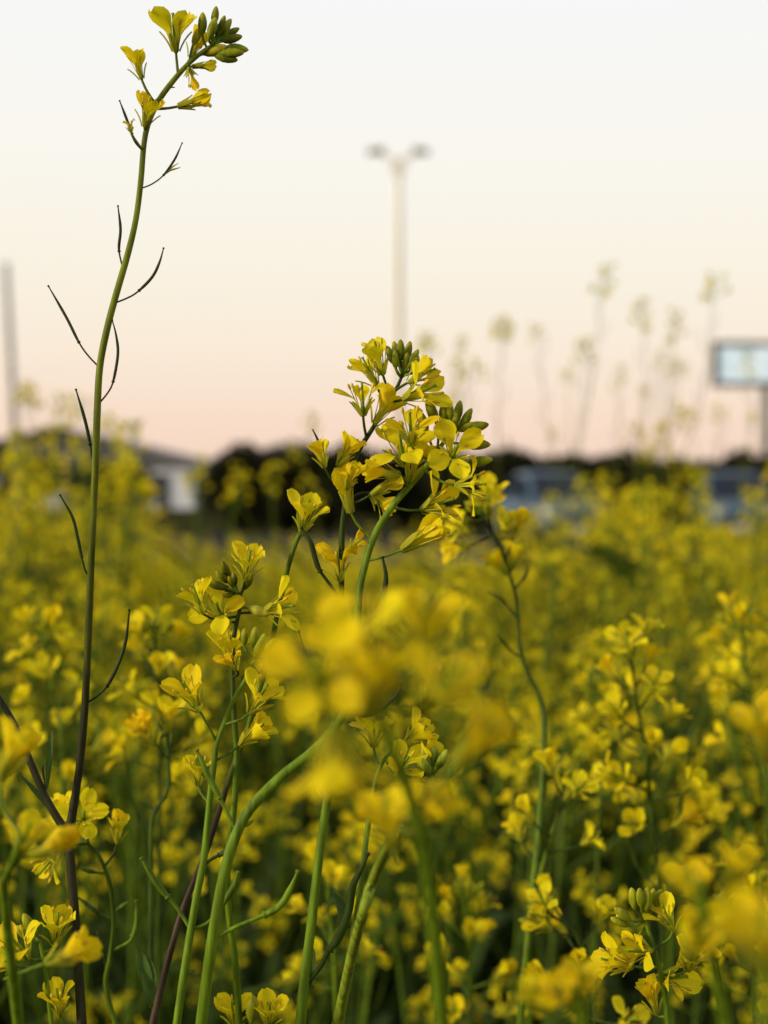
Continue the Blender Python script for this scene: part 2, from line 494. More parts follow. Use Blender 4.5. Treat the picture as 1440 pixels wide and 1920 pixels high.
def make_shed():
    D = 80.0
    xa, xr, xl = P(105, HOR, D)[0], P(414, HOR, D)[0], P(-210, HOR, D)[0]
    za, ze = P(0, 806, D)[2], P(0, 880, D)[2]
    t = empty('shed', (xa, D, 0), 'long white shed with low dark gabled roof beyond the field', 'shed')
    L, Rr, dep = xl - xa, xr - xa, 22.0
    # walls of upright cladding sheets
    n = 26
    zt = lambda x: za - (za - ze) * abs(x) / Rr
    for i in range(n):
        a, b = L + (Rr - L) * i / n, L + (Rr - L) * (i + 1) / n - 0.03
        m = MB()
        V = [(a, 0, 0), (b, 0, 0), (b, 0, ze), (a, 0, ze), (a, 0.08, 0), (b, 0.08, 0), (b, 0.08, ze), (a, 0.08, ze)]
        m.add(V, [(0, 1, 2, 3), (5, 4, 7, 6), (4, 0, 3, 7), (1, 5, 6, 2), (3, 2, 6, 7), (4, 5, 1, 0)], (1, 1, 1))
        put('wall_panel', m.mesh('wall_panel', [M_SHEDW], False), t)
    m = MB(); g = [(L + .1, ze + .004), (Rr - .1, ze + .004), (0, za - .004)]
    m.add([(x, y, z) for y in (0, .08) for x, z in g], [(0, 1, 2), (5, 4, 3), (0, 3, 4, 1), (1, 4, 5, 2), (2, 5, 3, 0)], (1, 1, 1))
    put('gable_panel', m.mesh('gable_panel', [M_SHEDR], False), t)
    for x in (L + 0.04, Rr - 0.12):
        m = MB(); box(m, x, x + 0.08, 0.1, dep, 0, ze - 0.02); put('side_wall', m.mesh('side_wall', [M_SHEDW], False), t)
    m = MB(); box(m, L, Rr, dep, dep + 0.08, 0, ze - 0.02); put('rear_wall', m.mesh('rear_wall', [M_SHEDW], False), t)
    for s, xe in ((-1, L), (1, Rr)):
        m = MB(); x1 = xe + s * 0.5; z1 = zt(xe) - 0.5 * (za - ze) / Rr
        V = [(0, -0.6, za + .03), (x1, -0.6, z1 + .03), (x1, dep + .4, z1 + .03), (0, dep + .4, za + .03)]
        V += [(a, b, c + 0.16) for a, b, c in V]
        F = [(0, 1, 2, 3), (7, 6, 5, 4), (0, 4, 5, 1), (1, 5, 6, 2), (2, 6, 7, 3), (3, 7, 4, 0)]
        m.add(V, F, (1, 1, 1)); put('roof_slope', m.mesh('roof_slope', [M_SHEDR], False), t)
    for px, w, z1 in ((306, .8, 1.95), (196, 2.6, 1.98)):
        x = P(px, HOR, D)[0] - xa
        m = MB(); box(m, x - w / 2, x + w / 2, -0.05, -0.003, 0.02, z1); d_ = put('door', m.mesh('door', [M_DARK], False), t)
        m = MB(); box(m, x - w / 2 - .08, x - w / 2, -0.07, -0.003, 0.02, z1 + .08); box(m, x + w / 2, x + w / 2 + .08, -0.07, -0.003, 0.02, z1 + .08)
        box(m, x - w / 2, x + w / 2, -0.07, -0.003, z1, z1 + .08)
        put('door_frame', m.mesh('door_frame', [M_TRIM], False), d_)
    for px, zc in ((135, 1.6), (60, 1.6), (245, 1.6)):
        x = P(px, HOR, D)[0] - xa
        m = MB(); box(m, x - .75, x + .75, -0.04, -0.003, zc - .45, zc + .45); w_ = put('window', m.mesh('window', [M_GLASS], False), t)
        m = MB()
        for (a, b, c, e) in ((-.83, -.75, -.53, .53), (.75, .83, -.53, .53), (-.75, .75, .45, .53), (-.75, .75, -.53, -.45), (-.03, .03, -.45, .45)):
            box(m, x + a, x + b, -0.075, -0.003, zc + c, zc + e)
        put('window_frame', m.mesh('window_frame', [M_TRIM], False), w_)
make_shed()

# ------------------------------------------------------------------ mast with two floodlights
M_STEEL = plain('galvanised_steel', (0.78, 0.70, 0.54), 0.6, 0.0, 8, 0.12)
M_LAMP = plain('lamp_housing', (0.55, 0.50, 0.38), 0.5, 0.0, 10, 0.15)
M_LENS = plain('lamp_lens', (0.45, 0.47, 0.45), 0.2, 0, 10, 0.1)

def make_mast():
    D = 85.0
    p = P(747, 300, D); H = p[2]; s = D / FPX
    t = empty('light_mast', (p[0], D, 0), 'tall pale steel light mast with two floodlight heads against the sky', 'light mast')
    m = MB(); tube(m, [(0, 0, 0), (0, 0, H * .4), (0, 0, H * .75), (0, 0, H)], [0.26, 0.24, 0.22, 0.20], 14); put('pole', m.mesh('pole', [M_STEEL]), t)
    m = MB(); tube(m, [(0, 0, 0.0), (0, 0, 0.06), (0, 0, 0.061), (0, 0, 0.3)], [0.42, 0.42, 0.26, 0.24], 12); put('base_plate', m.mesh('base_plate', [M_STEEL], False), t)
    for sd in (-1, 1):
        x1 = sd * 42 * s; z1 = H + 14 * s
        m = MB(); tube(m, smooth_path([(0, 0, H - 0.1), (x1 * .45, 0, H + 4 * s), (x1, 0, z1 - .12)], 4), 0.09, 8); put('arm', m.mesh('arm', [M_STEEL]), t)
        m = MB(); tube(m, [(sd * 0.1, 0, H - 1.1), (x1 * .62, 0, H + 4.0 * s)], 0.03, 6); put('brace', m.mesh('brace', [M_STEEL]), t)
        m = MB()
        M = m4(roty(R(sd * 10)) @ rotx(R(-12)), (x1, 0, z1))
        box(m, -0.50, 0.50, -0.30, 0.30, -0.06, 0.12, M=M)
        hd = put('lamp_head', m.mesh('lamp_head', [M_LAMP], False), t)
        m = MB(); box(m, -0.37, 0.37, -0.26, 0.26, -0.075, -0.062, M=M); put('lens', m.mesh('lens', [M_LENS], False), hd)
        m = MB()
        for q in range(4): box(m, -0.34 + q * .2, -0.30 + q * .2, -0.25, 0.25, 0.123, 0.18, M=M)
        put('cooling_fin', m.mesh('cooling_fin', [M_LAMP], False), hd)['kind'] = 'stuff'
    m = MB(); box(m, -0.3, 0.3, -0.2, 0.2, H - 0.9, H - 0.2); put('junction_box', m.mesh('junction_box', [M_STEEL], False), t)
make_mast()

def make_leaning_pole():
    D = 60.0
    b, tp = P(36, HOR, D), P(13, 497, D)
    t = empty('utility_pole', (b[0], D, 0), 'plain grey pole leaning slightly beside the shed', 'pole')
    lean = np.array((tp[0] - b[0], 0, tp[2]))
    m = MB(); tube(m, [(0, 0, 0), lean * .33, lean * .66, lean], [0.17, 0.155, 0.14, 0.13], 12); put('shaft', m.mesh('shaft', [plain('weathered_pole', (0.26, 0.25, 0.22), 0.8, 0, 5, .2)]), t)
    m = MB(); tube(m, [lean + (0, 0, .002), lean + (0, 0, .05), lean + (0, 0, .1)], [0.15, 0.15, 0.08], 12); put('cap', m.mesh('cap', [M_STEEL]), t)
    for k in (.5, .62):
        m = MB(); q = lean * k; tube(m, [q + (0, 0, -.05), q + (0, 0, .05)], [0.17, 0.17], 12); put('band', m.mesh('band', [M_STEEL]), t)
make_leaning_pole()

# ------------------------------------------------------------------ billboard
def make_billboard():
    D = 55.0
    a, b = P(1346, 650, D), P(1530, 716, D)
    xc, w = (a[0] + b[0]) / 2, (b[0] - a[0])
    t = empty('billboard', (xc, D, 0), 'pale blue billboard screen on a single post above the hedge', 'billboard')
    m, n, l, bs, out = new_mat('billboard_screen')
    tc = n.new('ShaderNodeTexCoord'); no = n.new('ShaderNodeTexNoise'); no.inputs['Scale'].default_value = 1.3; no.inputs['Detail'].default_value = 3
    l.new(tc.outputs['Object'], no.inputs['Vector'])
    rp = n.new('ShaderNodeValToRGB'); rp.color_ramp.elements[0].position = .35; rp.color_ramp.elements[1].position = .65
    rp.color_ramp.elements[0].color = (.42, .54, .60, 1); rp.color_ramp.elements[1].color = (.60, .68, .71, 1)
    l.new(no.outputs['Fac'], rp.inputs['Fac']); l.new(rp.outputs['Color'], bs.inputs['Base Color']); l.new(rp.outputs['Color'], bs.inputs['Emission Color'])
    bs.inputs['Emission Strength'].default_value = 0.55; bs.inputs['Roughness'].default_value = .4
    M_SCR = m
    M_FR = plain('billboard_frame', (0.08, 0.065, 0.055), 0.6, 0, 5, .15)
    z0, z1 = b[2], a[2]
    m = MB(); box(m, -w / 2, w / 2, 0, 0.05, z0, z1); put('screen', m.mesh('screen', [M_SCR], False), t)
    f = .2
    for (x0, x1, c0, c1) in ((-w / 2 - f, w / 2 + f, z1, z1 + f), (-w / 2 - f, w / 2 + f, z0 - f, z0), (-w / 2 - f, -w / 2, z0 + .002, z1 - .002), (w / 2, w / 2 + f, z0 + .002, z1 - .002)):
        m = MB(); box(m, x0, x1, -0.06, 0.3, c0, c1); put('frame_bar', m.mesh('frame_bar', [M_FR], False), t)
    m = MB(); box(m, -w / 2, w / 2, 0.06, 0.28, z0, z1); put('backing', m.mesh('backing', [M_FR], False), t)
    m = MB(); tube(m, [(0, .15, 0), (0, .15, z0 * .5), (0, .15, z0 - f - .003)], [.21, .2, .19], 14); put('post', m.mesh('post', [plain('post_paint', (.13, .12, .10), .6)]), t)
make_billboard()

# ------------------------------------------------------------------ hedge shrubs and a small tree
M_SHRUB = tissue('shrub_leaf', 0.7, 0.1, 3, 0.6, 1.3, spec=0.04)
M_BARK = plain('bark', (0.05, 0.04, 0.03), 0.9, 0, 12, .3, .4)

def leaf_cloud(rng, lumps, n, size, col):
    """many small leaves spread through a crown made of lumps"""
    mb_v, mb_c = [], []
    w = np.array([l[3] ** 2 for l in lumps]); w /= w.sum()
    idx = rng.choice(len(lumps), n, p=w)
    L = np.array(lumps)[idx]
    u = rng.normal(size=(n, 3)); u /= np.linalg.norm(u, axis=1)[:, None]
    r = rng.uniform(0.3, 1.0, n) ** 0.5 * rng.choice((1.0, 1.0, 1.0, 1.18), n)
    c = L[:, :3] + u * (r * L[:, 3])[:, None] * np.array((1, 1, .85))
    c[:, 2] = np.maximum(c[:, 2], 0.05)
    a = rng.normal(size=(n, 3)); a /= np.linalg.norm(a, axis=1)[:, None]
    b = np.cross(a, rng.normal(size=(n, 3))); b /= np.linalg.norm(b, axis=1)[:, None]
    s = size * rng.uniform(.6, 1.3, n)[:, None]
    V = np.stack([c - a * s, c - b * s * .45, c + a * s, c + b * s * .45], 1).reshape(-1, 3)
    F = np.arange(n * 4).reshape(-1, 4).tolist()
    C = np.repeat(np.asarray(col) * rng.uniform(.6, 1.4, n)[:, None], 4, axis=0)
    m = MB(); m.v, m.c, m.f, m.m, m.n = [V], [C], F, [0] * n, n * 4
    return m

def make_shrub(name, px, D, w, h, n, seed, label, cat='shrub', group=None, col=(0.024, 0.024, 0.009), trunk=.5):
    rng = np.random.default_rng(seed)
    c = P(px, HOR, D)
    t = empty(name, (c[0], D, 0), label, cat, group)
    lumps = []
    for i in range(16):
        x = rng.uniform(-.5, .5) * w * .8
        top = h * (1 - .22 * (2 * x / w) ** 2)
        r = rng.uniform(.26, .42) * min(w, h) * .8
        lumps.append((x, rng.uniform(-.35, .35) * w * .5, rng.uniform(r * .7, max(r * .8, top - r)), r))
    for i in range(6):
        r = h * .27; x = (i - 2.5) * w * .145
        lumps.append((x, rng.uniform(-.1, .1) * w, h * (1 - .045 * abs(i - 2.5) ** 1.6 + rng.uniform(-.09, .03)) - r * .85, r))
    put('crown', leaf_cloud(rng, lumps, n, .125, col).mesh('crown', [M_SHRUB], False), t)
    m = MB()
    for i in range(5):
        a = i * 1.26 + seed
        tube(m, smooth_path([(0.06 * math.cos(a), .06 * math.sin(a), 0), (w * .1 * math.cos(a), w * .1 * math.sin(a), h * .35), (w * .22 * math.cos(a), w * .2 * math.sin(a), h * .75)], 4), np.linspace(.045, .012, 9), 6)
    put('trunk', m.mesh('trunk', [M_BARK]), t)
    return t

HG = 'dark shrubs of the hedge behind the cars'
for i, (px, D, w, h, n, lab) in enumerate([
    (468, 37.5, 1.9, 2.05, 2600, 'rounded dark green shrub at the free end of the hedge, beside the shed'),
    (555, 38.5, 2.0, 2.12, 2600, 'dark hedge shrub second from the shed, right against the rounded end shrub'),
    (655, 37.8, 2.0, 2.00, 2400, 'dark hedge shrub behind the middle flower stems, third from the shed'),
    (760, 38.6, 2.0, 2.02, 2400, 'dark hedge shrub straight below the light mast'),
    (860, 38.0, 1.9, 1.92, 2400, 'dark hedge shrub between the light mast and the first car'),
    (962, 37.6, 2.0, 1.95, 2400, 'dark hedge shrub just behind the windscreen of the first car'),
    (1070, 38.6, 2.1, 1.86, 2400, 'dark hedge shrub behind the outer side of the first car'),
    (1175, 38.0, 2.0, 1.90, 2400, 'dark hedge shrub filling the gap between the two parked cars'),
    (1285, 38.4, 2.1, 1.80, 2400, 'dark hedge shrub behind the second car, next to the billboard post'),
    (1400, 37.8, 2.2, 1.86, 2400, 'dark hedge shrub at the foot of the billboard post'),
    (1500, 38.2, 2.1, 2.0, 1800, 'dark hedge shrub past the billboard post at the picture edge')]):
    make_shrub('hedge_shrub', px, D, w * 1.12, h * 1.17, int(n * 2.4), 20 + i, lab, 'shrub', HG)
for i, (px, D, w, h, lab) in enumerate([(-10, 66.0, 3.2, 3.1, 'dark grey-green shrub before the shed at the picture edge, behind the leaning pole'), (70, 64.0, 2.4, 2.9, 'dark grey-green shrub before the shed, right beside the leaning pole'),
                                        (188, 65.0, 2.6, 2.75, 'dark grey-green shrub before the shed, just right of the tall sharp stem'), (246, 66.0, 2.3, 2.5, 'dark grey-green shrub before the shed, under the small tree')]):
    make_shrub('garden_shrub', px, D, w, h, 3600, 60 + i, lab, 'shrub', 'shrubs in front of the shed', col=(.040, .044, .026))
make_shrub('small_tree', 254, 84.0, 2.2, 3.55, 1500, 51, 'small dark bushy tree showing behind the shed roof slope', 'tree', col=(.03, .035, .016))

# far low hills on the skyline
hm = MB(); hr = np.random.default_rng(4)
xs = np.linspace(-900, 900, 90)
hz = 6 + 9 * np.exp(-((xs + 260) / 170) ** 2) + 5 * np.sin(xs / 60) * .4 + hr.uniform(-.7, .7, 90)
V = [(x, 1400, 0) for x in xs] + [(x, 1440, z) for x, z in zip(xs, hz)] + [(x, 1600, 0) for x in xs]
F = [(r_ * 90 + i, r_ * 90 + i + 1, r_ * 90 + 91 + i, r_ * 90 + 90 + i) for r_ in range(2) for i in range(89)]
hm.add(V, F, (1, 1, 1))
tag(put('hills', hm.mesh('hills', [plain('hill_green', (.06, .065, .06), .9, 0, .02, .3)])), kind='structure')

# ------------------------------------------------------------------ parked cars
M_TYRE = plain('tyre_rubber', (.02, .02, .02), .8)
M_RIM = plain('wheel_alloy', (.4, .4, .42), .35, .8)
M_CGLASS = plain('car_glass', (.008, .010, .020), .25, 0, 2, .1, 0, .2)
M_HEADL = plain('headlight_glass', (.6, .62, .64), .12, 0, 5, .1, 0, .8)
M_BLACK = plain('black_trim', (.02, .02, .022), .5)
M_PLATE = plain('plate_white', (.6, .6, .58), .5)

def loft(mb, secs, n=20, e=3.2, col=(1, 1, 1)):
    V, F = [], []
    for (y, hw, z0, z1) in secs:
        for k in range(n):
            a = 2 * math.pi * k / n
            c, s = math.cos(a), math.sin(a)
            V.append((hw * math.copysign(abs(c) ** (2 / e), c), y, (z0 + z1) / 2 + (z1 - z0) / 2 * math.copysign(abs(s) ** (2 / e), s)))
    for i in range(len(secs) - 1):
        for k in range(n):
            F.append((i * n + k, (i + 1) * n + k, (i + 1) * n + (k + 1) % n, i * n + (k + 1) % n))
    F.append(tuple(range(n))); F.append(tuple(range((len(secs) - 1) * n, len(secs) * n))[::-1])
    mb.add(V, F, col)
    return mb

def make_car(px, D, rz, paint, label):
    c = P(px, HOR, D)
    t = empty('parked_car', (c[0], D, 0.004), label, 'car', 'cars parked behind the field')
    t.rotation_euler = (0, 0, R(rz))
    MP = plain('car_paint', paint, .4, 0, 3, .05, 0, .3)
    m = loft(MB(), [(-2.12, .66, .36, .60), (-2.02, .79, .26, .72), (-1.7, .85, .22, .82), (-1.2, .875, .21, .90), (-.9, .885, .21, .94), (0, .89, .2, .96), (1.3, .885, .21, .97), (1.85, .85, .24, .95), (2.08, .72, .34, .86)])
    put('body', m.mesh('body', [MP]), t)
    m = loft(MB(), [(-1.05, .70, .80, .93), (-.75, .70, .8, 1.12), (-.28, .665, .8, 1.40), (.1, .645, .8, 1.50), (.9, .63, .8, 1.51), (1.5, .62, .8, 1.36), (1.9, .68, .8, .98)], 20, 4.2)
    cab = put('roof', m.mesh('roof', [MP]), t)
    def pane(name, pts, mat=M_CGLASS):
        m = MB(); p = np.array(pts, float); nn = nrm(np.cross(p[1] - p[0], p[2] - p[0])) * .012
        m.add(np.vstack([p + nn, p - nn]), [(0, 1, 2, 3), (7, 6, 5, 4), (0, 4, 5, 1), (1, 5, 6, 2), (2, 6, 7, 3), (3, 7, 4, 0)], (1, 1, 1))
        return put(name, m.mesh(name, [mat], False), t)
    pane('windscreen', [(-.62, -1.03, .965), (.62, -1.03, .965), (.53, -.28, 1.415), (-.53, -.28, 1.415)])
    pane('rear_window', [(.55, 1.93, 1.0), (-.55, 1.93, 1.0), (-.5, 1.5, 1.365), (.5, 1.5, 1.365)])
    for s in (-1, 1):
        pane('side_window', [(s * .712, -.72, .98), (s * .705, .22, .98), (s * .672, .22, 1.40), (s * .685, -.25, 1.36)])
        pane('side_window', [(s * .702, .3, .98), (s * .70, 1.35, 1.0), (s * .655, 1.2, 1.36), (s * .668, .3, 1.40)])
        m = loft(MB(), [(-.72, .04, 1.0, 1.10), (-.68, .10, .97, 1.13), (-.56, .09, .98, 1.12)], 10, 3)
        put('mirror', m.mesh('mirror', [MP]), t, Matrix.Translation((s * .93, 0, 0)))
        m = loft(MB(), [(-2.06, .10, .60, .68), (-1.98, .17, .57, .73), (-1.75, .14, .66, .78)], 12, 2.5)
        put('headlight', m.mesh('headlight', [M_HEADL]), t, Matrix.Translation((s * .60, -.03, 0)))
        for y in (-1.32, 1.32):
            m = MB(); tube(m, [(s * .70, y, .31), (s * .72, y, .31), (s * .88, y, .31), (s * .90, y, .31)], [.27, .31, .31, .27], 20); w = put('wheel', m.mesh('wheel', [M_TYRE]), t)
            m = MB(); tube(m, [(s * .89, y, .31), (s * .908, y, .31)], [.20, .17], 12); put('rim', m.mesh('rim', [M_RIM], False), w)
    m = MB(); box(m, -.42, .42, -2.15, -2.1, .40, .54); put('grille', m.mesh('grille', [M_BLACK], False), t)
    m = MB(); box(m, -.26, .26, -2.17, -2.152, .30, .395); put('number_plate', m.mesh('number_plate', [M_PLATE], False), t)
    return t
make_car(1035, 30.0, 9, (.05, .085, .125), 'blue-grey parked car with its front to the field, left of the pair')
make_car(1378, 30.6, -8, (.045, .08, .11), 'blue-grey parked car under the billboard, cut by the picture edge')

# ================================================================== the field
def skeleton(rng, h):
    p = np.zeros(3); d = np.array((rng.uniform(-.1, .1), rng.uniform(-.1, .1), 1.0)); pts = [p.copy()]
    for i in range(7):
        d = nrm(d + np.array((rng.uniform(-.13, .13), rng.uniform(-.13, .13), .18)))
        p = p + d * h / 7 * 1.01; pts.append(p.copy())
    main = smooth_path(pts, 3)
    stems = [(main, 0.0042, 0.0012)]
    az = rng.uniform(0, 6.28)
    for b in range(rng.randint(4, 6)):
        az += 2.4 + rng.uniform(-.3, .3)
        k = int(len(main) * rng.uniform(.38, .8)); q = main[k]
        end = h * rng.uniform(.60, 1.0); end = max(end, q[2] + 0.1)
        o = rng.uniform(.05, .15); hd = np.array((math.cos(az), math.sin(az), 0))
        e = q + hd * o; e[2] = end
        m1 = q + hd * o * .55 + np.array((0, 0, (end - q[2]) * .35))
        tip = e + np.array((rng.uniform(-.02, .02), rng.uniform(-.02, .02), .012))
        stems.append((smooth_path([q, m1, e, tip], 4), 0.0024, 0.0010))
    return stems

def from_tip(pts, s):
    seg = np.concatenate([[0], np.cumsum(np.linalg.norm(np.diff(pts[::-1], axis=0), axis=1))])
    s = min(s, seg[-1] * .9)
    q = np.array([np.interp(s, seg, pts[::-1][:, i]) for i in range(3)])
    q2 = np.array([np.interp(max(0, s - .006), seg, pts[::-1][:, i]) for i in range(3)])
    q3 = np.array([np.interp(s + .006, seg, pts[::-1][:, i]) for i in range(3)])
    return q, nrm(q2 - q3)

def around(t, az, lean):
    F = frame(t)
    return nrm(F[:, 0] * math.cos(az) * math.sin(lean) + F[:, 1] * math.sin(az) * math.sin(lean) + F[:, 2] * math.cos(lean))

def near_flower(op, rng):
    m = MB()
    for k in range(4):
        petal_geo(m, op + rng.uniform(-8, 8), rng, nu=4, nv=6, W=rng.uniform(.0062, .0074), col=YEL if rng.random() < .75 else YEL_OLD,
                  M3=rotz(math.pi / 2 * k + rng.uniform(-.2, .2)) * rng.uniform(.9, 1.08))
    for k in range(4): sepal_geo(m, op * .75, rng, rotz(math.pi / 4 + k * math.pi / 2), 1, 3)
    core_geo(m, op, rng, 1, 4, False)
    return m
frs = random.Random(5)
NEARF = [near_flower(op, frs) for op in (78, 70, 62, 55, 45, 35, 22, 14)]
NEARF_ME = [m.mesh('flower', [M_PETAL, M_TISSUE]) for m in NEARF]

def low_flower(m, base, axis, rng, s=1.0, gain=1.0):
    F = frame(axis, rng.uniform(0, 6.28)); op = R(rng.choice((80, 68, 55, 38, 20)))
    c = (YEL if rng.random() < .7 else YEL_OLD) * gain
    sx, cz = math.sin(op), math.cos(op)
    for k in range(4):
        r = F @ rotz(math.pi / 2 * k)
        v = np.array([(.0006, 0, .0035), (.003 + sx * .0055, -.0038, .005 + cz * .0055), (.003 + sx * .0092, 0, .0045 + cz * .0092), (.003 + sx * .0055, .0038, .005 + cz * .0055)]) * s
        m.add(v @ r.T + base, [(0, 1, 2, 3)], c, 0)

def bud_cluster(rng, n=9, sides=5, sc=1.0):
    m = MB()
    for k in range(n):
        d = around(np.array((0, 0, 1.0)), k * 2.4, R(14 + 50 * (k / n)))
        a = np.array((0, 0, -.006 * k / n)); b = a + d * (.004 + .008 * k / n)
        bud_geo(m, a, b, d * .7 + (0, 0, .5), sc * (.55 + .45 * k / n), BUD * rng.uniform(.8, 1.15), sides, False)
        tube(m, [a, b + d * .0005], .00045, 3, GREEN)
    return m
BUDS = [bud_cluster(frs) for _ in range(3)]
BUDS_ME = [m.mesh('bud_cluster', [M_TISSUE]) for m in BUDS]
LEAVES = []
for i in range(4):
    m = MB(); leaf_geo(m, (0, 0, 0), (1, 0, .8 + .2 * i), .10 + .02 * i, .020 + .005 * i, frs, LEAFC, .9 + .2 * i); LEAVES.append(m)
LEAVES_ME = [m.mesh('leaf', [M_LEAF]) for m in LEAVES]

def up_pod(p, t, az, rng, L=.045):
    d = around(t, az, R(48)); e = p + d * .012
    u = nrm(d * .6 + np.array((0, 0, .8)))
    return [p, e, e + u * L * .5, e + u * L * .75 + np.array((0, 0, L * .3))]

def gen_plant(seed, h, lod):
    """parts of one plant: (name, mesh, matrix, kind); lod 0 has single flowers, lod 1 whole heads"""
    rng = random.Random(seed); parts = []
    stems = skeleton(rng, h)
    for si, (pts, r0, r1) in enumerate(stems):
        m = MB()
        sides = 8 if lod == 0 else 5
        c = np.linspace(0, 1, len(pts))[:, None]
        tube(m, pts, np.linspace(r0, r1, len(pts)), sides, MIDG * (1 - c) + GREEN * c)
        az = rng.uniform(0, 6); nfl = rng.randint(6, 12); head = MB()
        apex, td = from_tip(pts, 0.0); td = nrm(pts[-1] - pts[-3]); apex = pts[-1]
        for k in range(nfl):
            s = .006 + .05 * (k / nfl) ** 1.1
            q, t = from_tip(pts, s); az += 2.4
            lean = R(38 + 40 * k / nfl + rng.uniform(-8, 8)); d = around(t, az, lean)
            b = q + d * (.010 + .008 * k / nfl)
            ax = nrm(d + np.array((0, 0, .45)))
            if lod == 0:
                stalk_geo(m, q, b, col=GREEN, sides=4, n=2)
                j = min(7, max(0, int(rng.gauss(3.2, 2.2))))
                parts.append(('flower', NEARF_ME[j], m4(frame(ax, rng.uniform(0, 6.28)), b, rng.uniform(.78, 1.0)), None))
            else:
                tube(m, [q, b], .00055, 3, GREEN)
                head.merge(NEARF[min(7, max(0, int(rng.gauss(3, 2.2))))], frame(ax, rng.uniform(0, 6.28)) * rng.uniform(.78, 1.0), b)
        if lod == 0: parts.append(('bud_cluster', rng.choice(BUDS_ME), m4(frame(td), apex), 'stuff'))
        else: 
            bb = rng.choice(BUDS); hb = MB(); hb.merge(bb, frame(td), apex); hb.m = [1] * len(hb.f); head.merge(hb)
            parts.append(('flower_head', head.mesh('flower_head', [M_PETAL, M_TISSUE]), None, 'stuff'))
        for k in range(rng.randint(3, 6)):
            q, t = from_tip(pts, .062 + .014 * k + rng.uniform(0, .006)); az += 2.4
            pp = up_pod(q, t, az, rng, rng.uniform(.03, .05))
            if lod == 0:
                pm = MB(); pod_geo(pm, pp, .25, .0009, MIDG, 5, n=3); parts.append(('seed_pod', pm.mesh('seed_pod', [M_TISSUE]), None, None))
            else: tube(m, smooth_path(pp, 2), [.0005, .0006, .0009, .0009, .0008, .0006, .0004], 3, MIDG)
        parts.append(('stem' if si == 0 else 'branch', m.mesh('stem', [M_TISSUE]), None, None))
    main = stems[0][0]; az = rng.uniform(0, 6)
    for k in range(9):
        q = main[int(len(main) * (.12 + .055 * k))]; az += 2.4
        parts.append(('leaf', rng.choice(LEAVES_ME), m4(rotz(az) @ roty(R(rng.uniform(-15, 10))), q, rng.uniform(1.0, 1.7) * (1.15 - .06 * k)), None))
    return parts

PROTO0 = [gen_plant(100 + i, .97, 0) for i in range(7)]
PROTO1 = [gen_plant(200 + i, .97, 1) for i in range(9)]

def place(proto, name, loc, rz, sc, label, group, tilt=(0, 0)):
    o = empty(name, loc, label, 'plant', group)
    o.rotation_euler = (tilt[0], tilt[1], rz); o.scale = (sc, sc, sc)
    for nm, me, M, kd in proto:
        c = put(nm, me, o, M)
        if kd: c['kind'] = kd
    return o

fr = random.Random(77)
FIELD_END = 7.2
pts = []
d = 0.66
cell = 0.137
y = 1.02
while y < FIELD_END:
    half = y * math.tan(R(15.6)) + .22 + .05 * y
    x = -half
    while x < half:
        px, py = x + fr.uniform(-.5, .5) * cell, y + fr.uniform(-.5, .5) * cell
        if py > .94: pts.append((px, py))
        x += cell * (1.3 if y < 1.7 else 1.05)
    y += cell * (1.3 if y < 1.7 else 1.0)
pts.sort(key=lambda q: q[1])
inview = lambda q: abs(q[0]) < q[1] * math.tan(R(15.6)) + .05
def want_h(q):
    px = 720 + q[0] / q[1] * FPX
    h = fr.gauss(.93, .06) + .045 * math.sin(q[0] * 3.1 + 1.0) * math.sin(q[1] * 1.7)
    if px < 340 and q[1] > 1.7: h += (.01 + fr.random() * .16) * min(1, (340 - px) / 120) * min(1.2, q[1] / 2.8)
    if 250 < px < 1000 and q[1] > 2.5: h -= .055
    if 255 < px < 620 and q[1] > 1.6: h = min(h, .95)
    if q[1] > 3.0: h -= .02
    if px > 1080 and q[1] > 2.0 and fr.random() < .22: h += fr.uniform(.09, .17)
    h = min(max(h, .72), 1.30)
    if q[1] < 1.4: h -= .06 * (1.4 - q[1]) / .4 + .02
    return h
n0 = n1 = 0
rest = []
for q in pts:
    h = want_h(q); s = h / .97
    tl = (fr.gauss(0, .05), fr.gauss(0, .05))
    if inview(q) and q[1] < 1.6 and n0 < 60:
        n0 += 1
        side = 'by the tall stem' if q[0] < -.12 * q[1] else ('by the lower buds' if q[0] > .12 * q[1] else 'behind the middle stems')
        place(PROTO0[fr.randrange(7)], 'rapeseed_plant', (q[0], q[1], 0), fr.uniform(0, 6.28), s,
              'low out-of-focus rapeseed plant close behind the sharp ones, ' + side, 'field plants just behind the sharp ones ' + side, tl)
    elif inview(q) and n0 + n1 < 206:
        n1 += 1
        band = 'nearer rows' if q[1] < 2.4 else 'middle rows'
        side = 'on the shed side' if q[0] < -.12 * q[1] else ('on the billboard side' if q[0] > .12 * q[1] else 'below the light mast')
        place(PROTO1[fr.randrange(9)], 'rapeseed_plant', (q[0], q[1], 0), fr.uniform(0, 6.28), s,
              'blurred yellow rapeseed plant in the %s of the field, %s' % (band, side), 'blurred rapeseed plants, %s %s' % (band, side), tl)
    else: rest.append((q, h, tl))

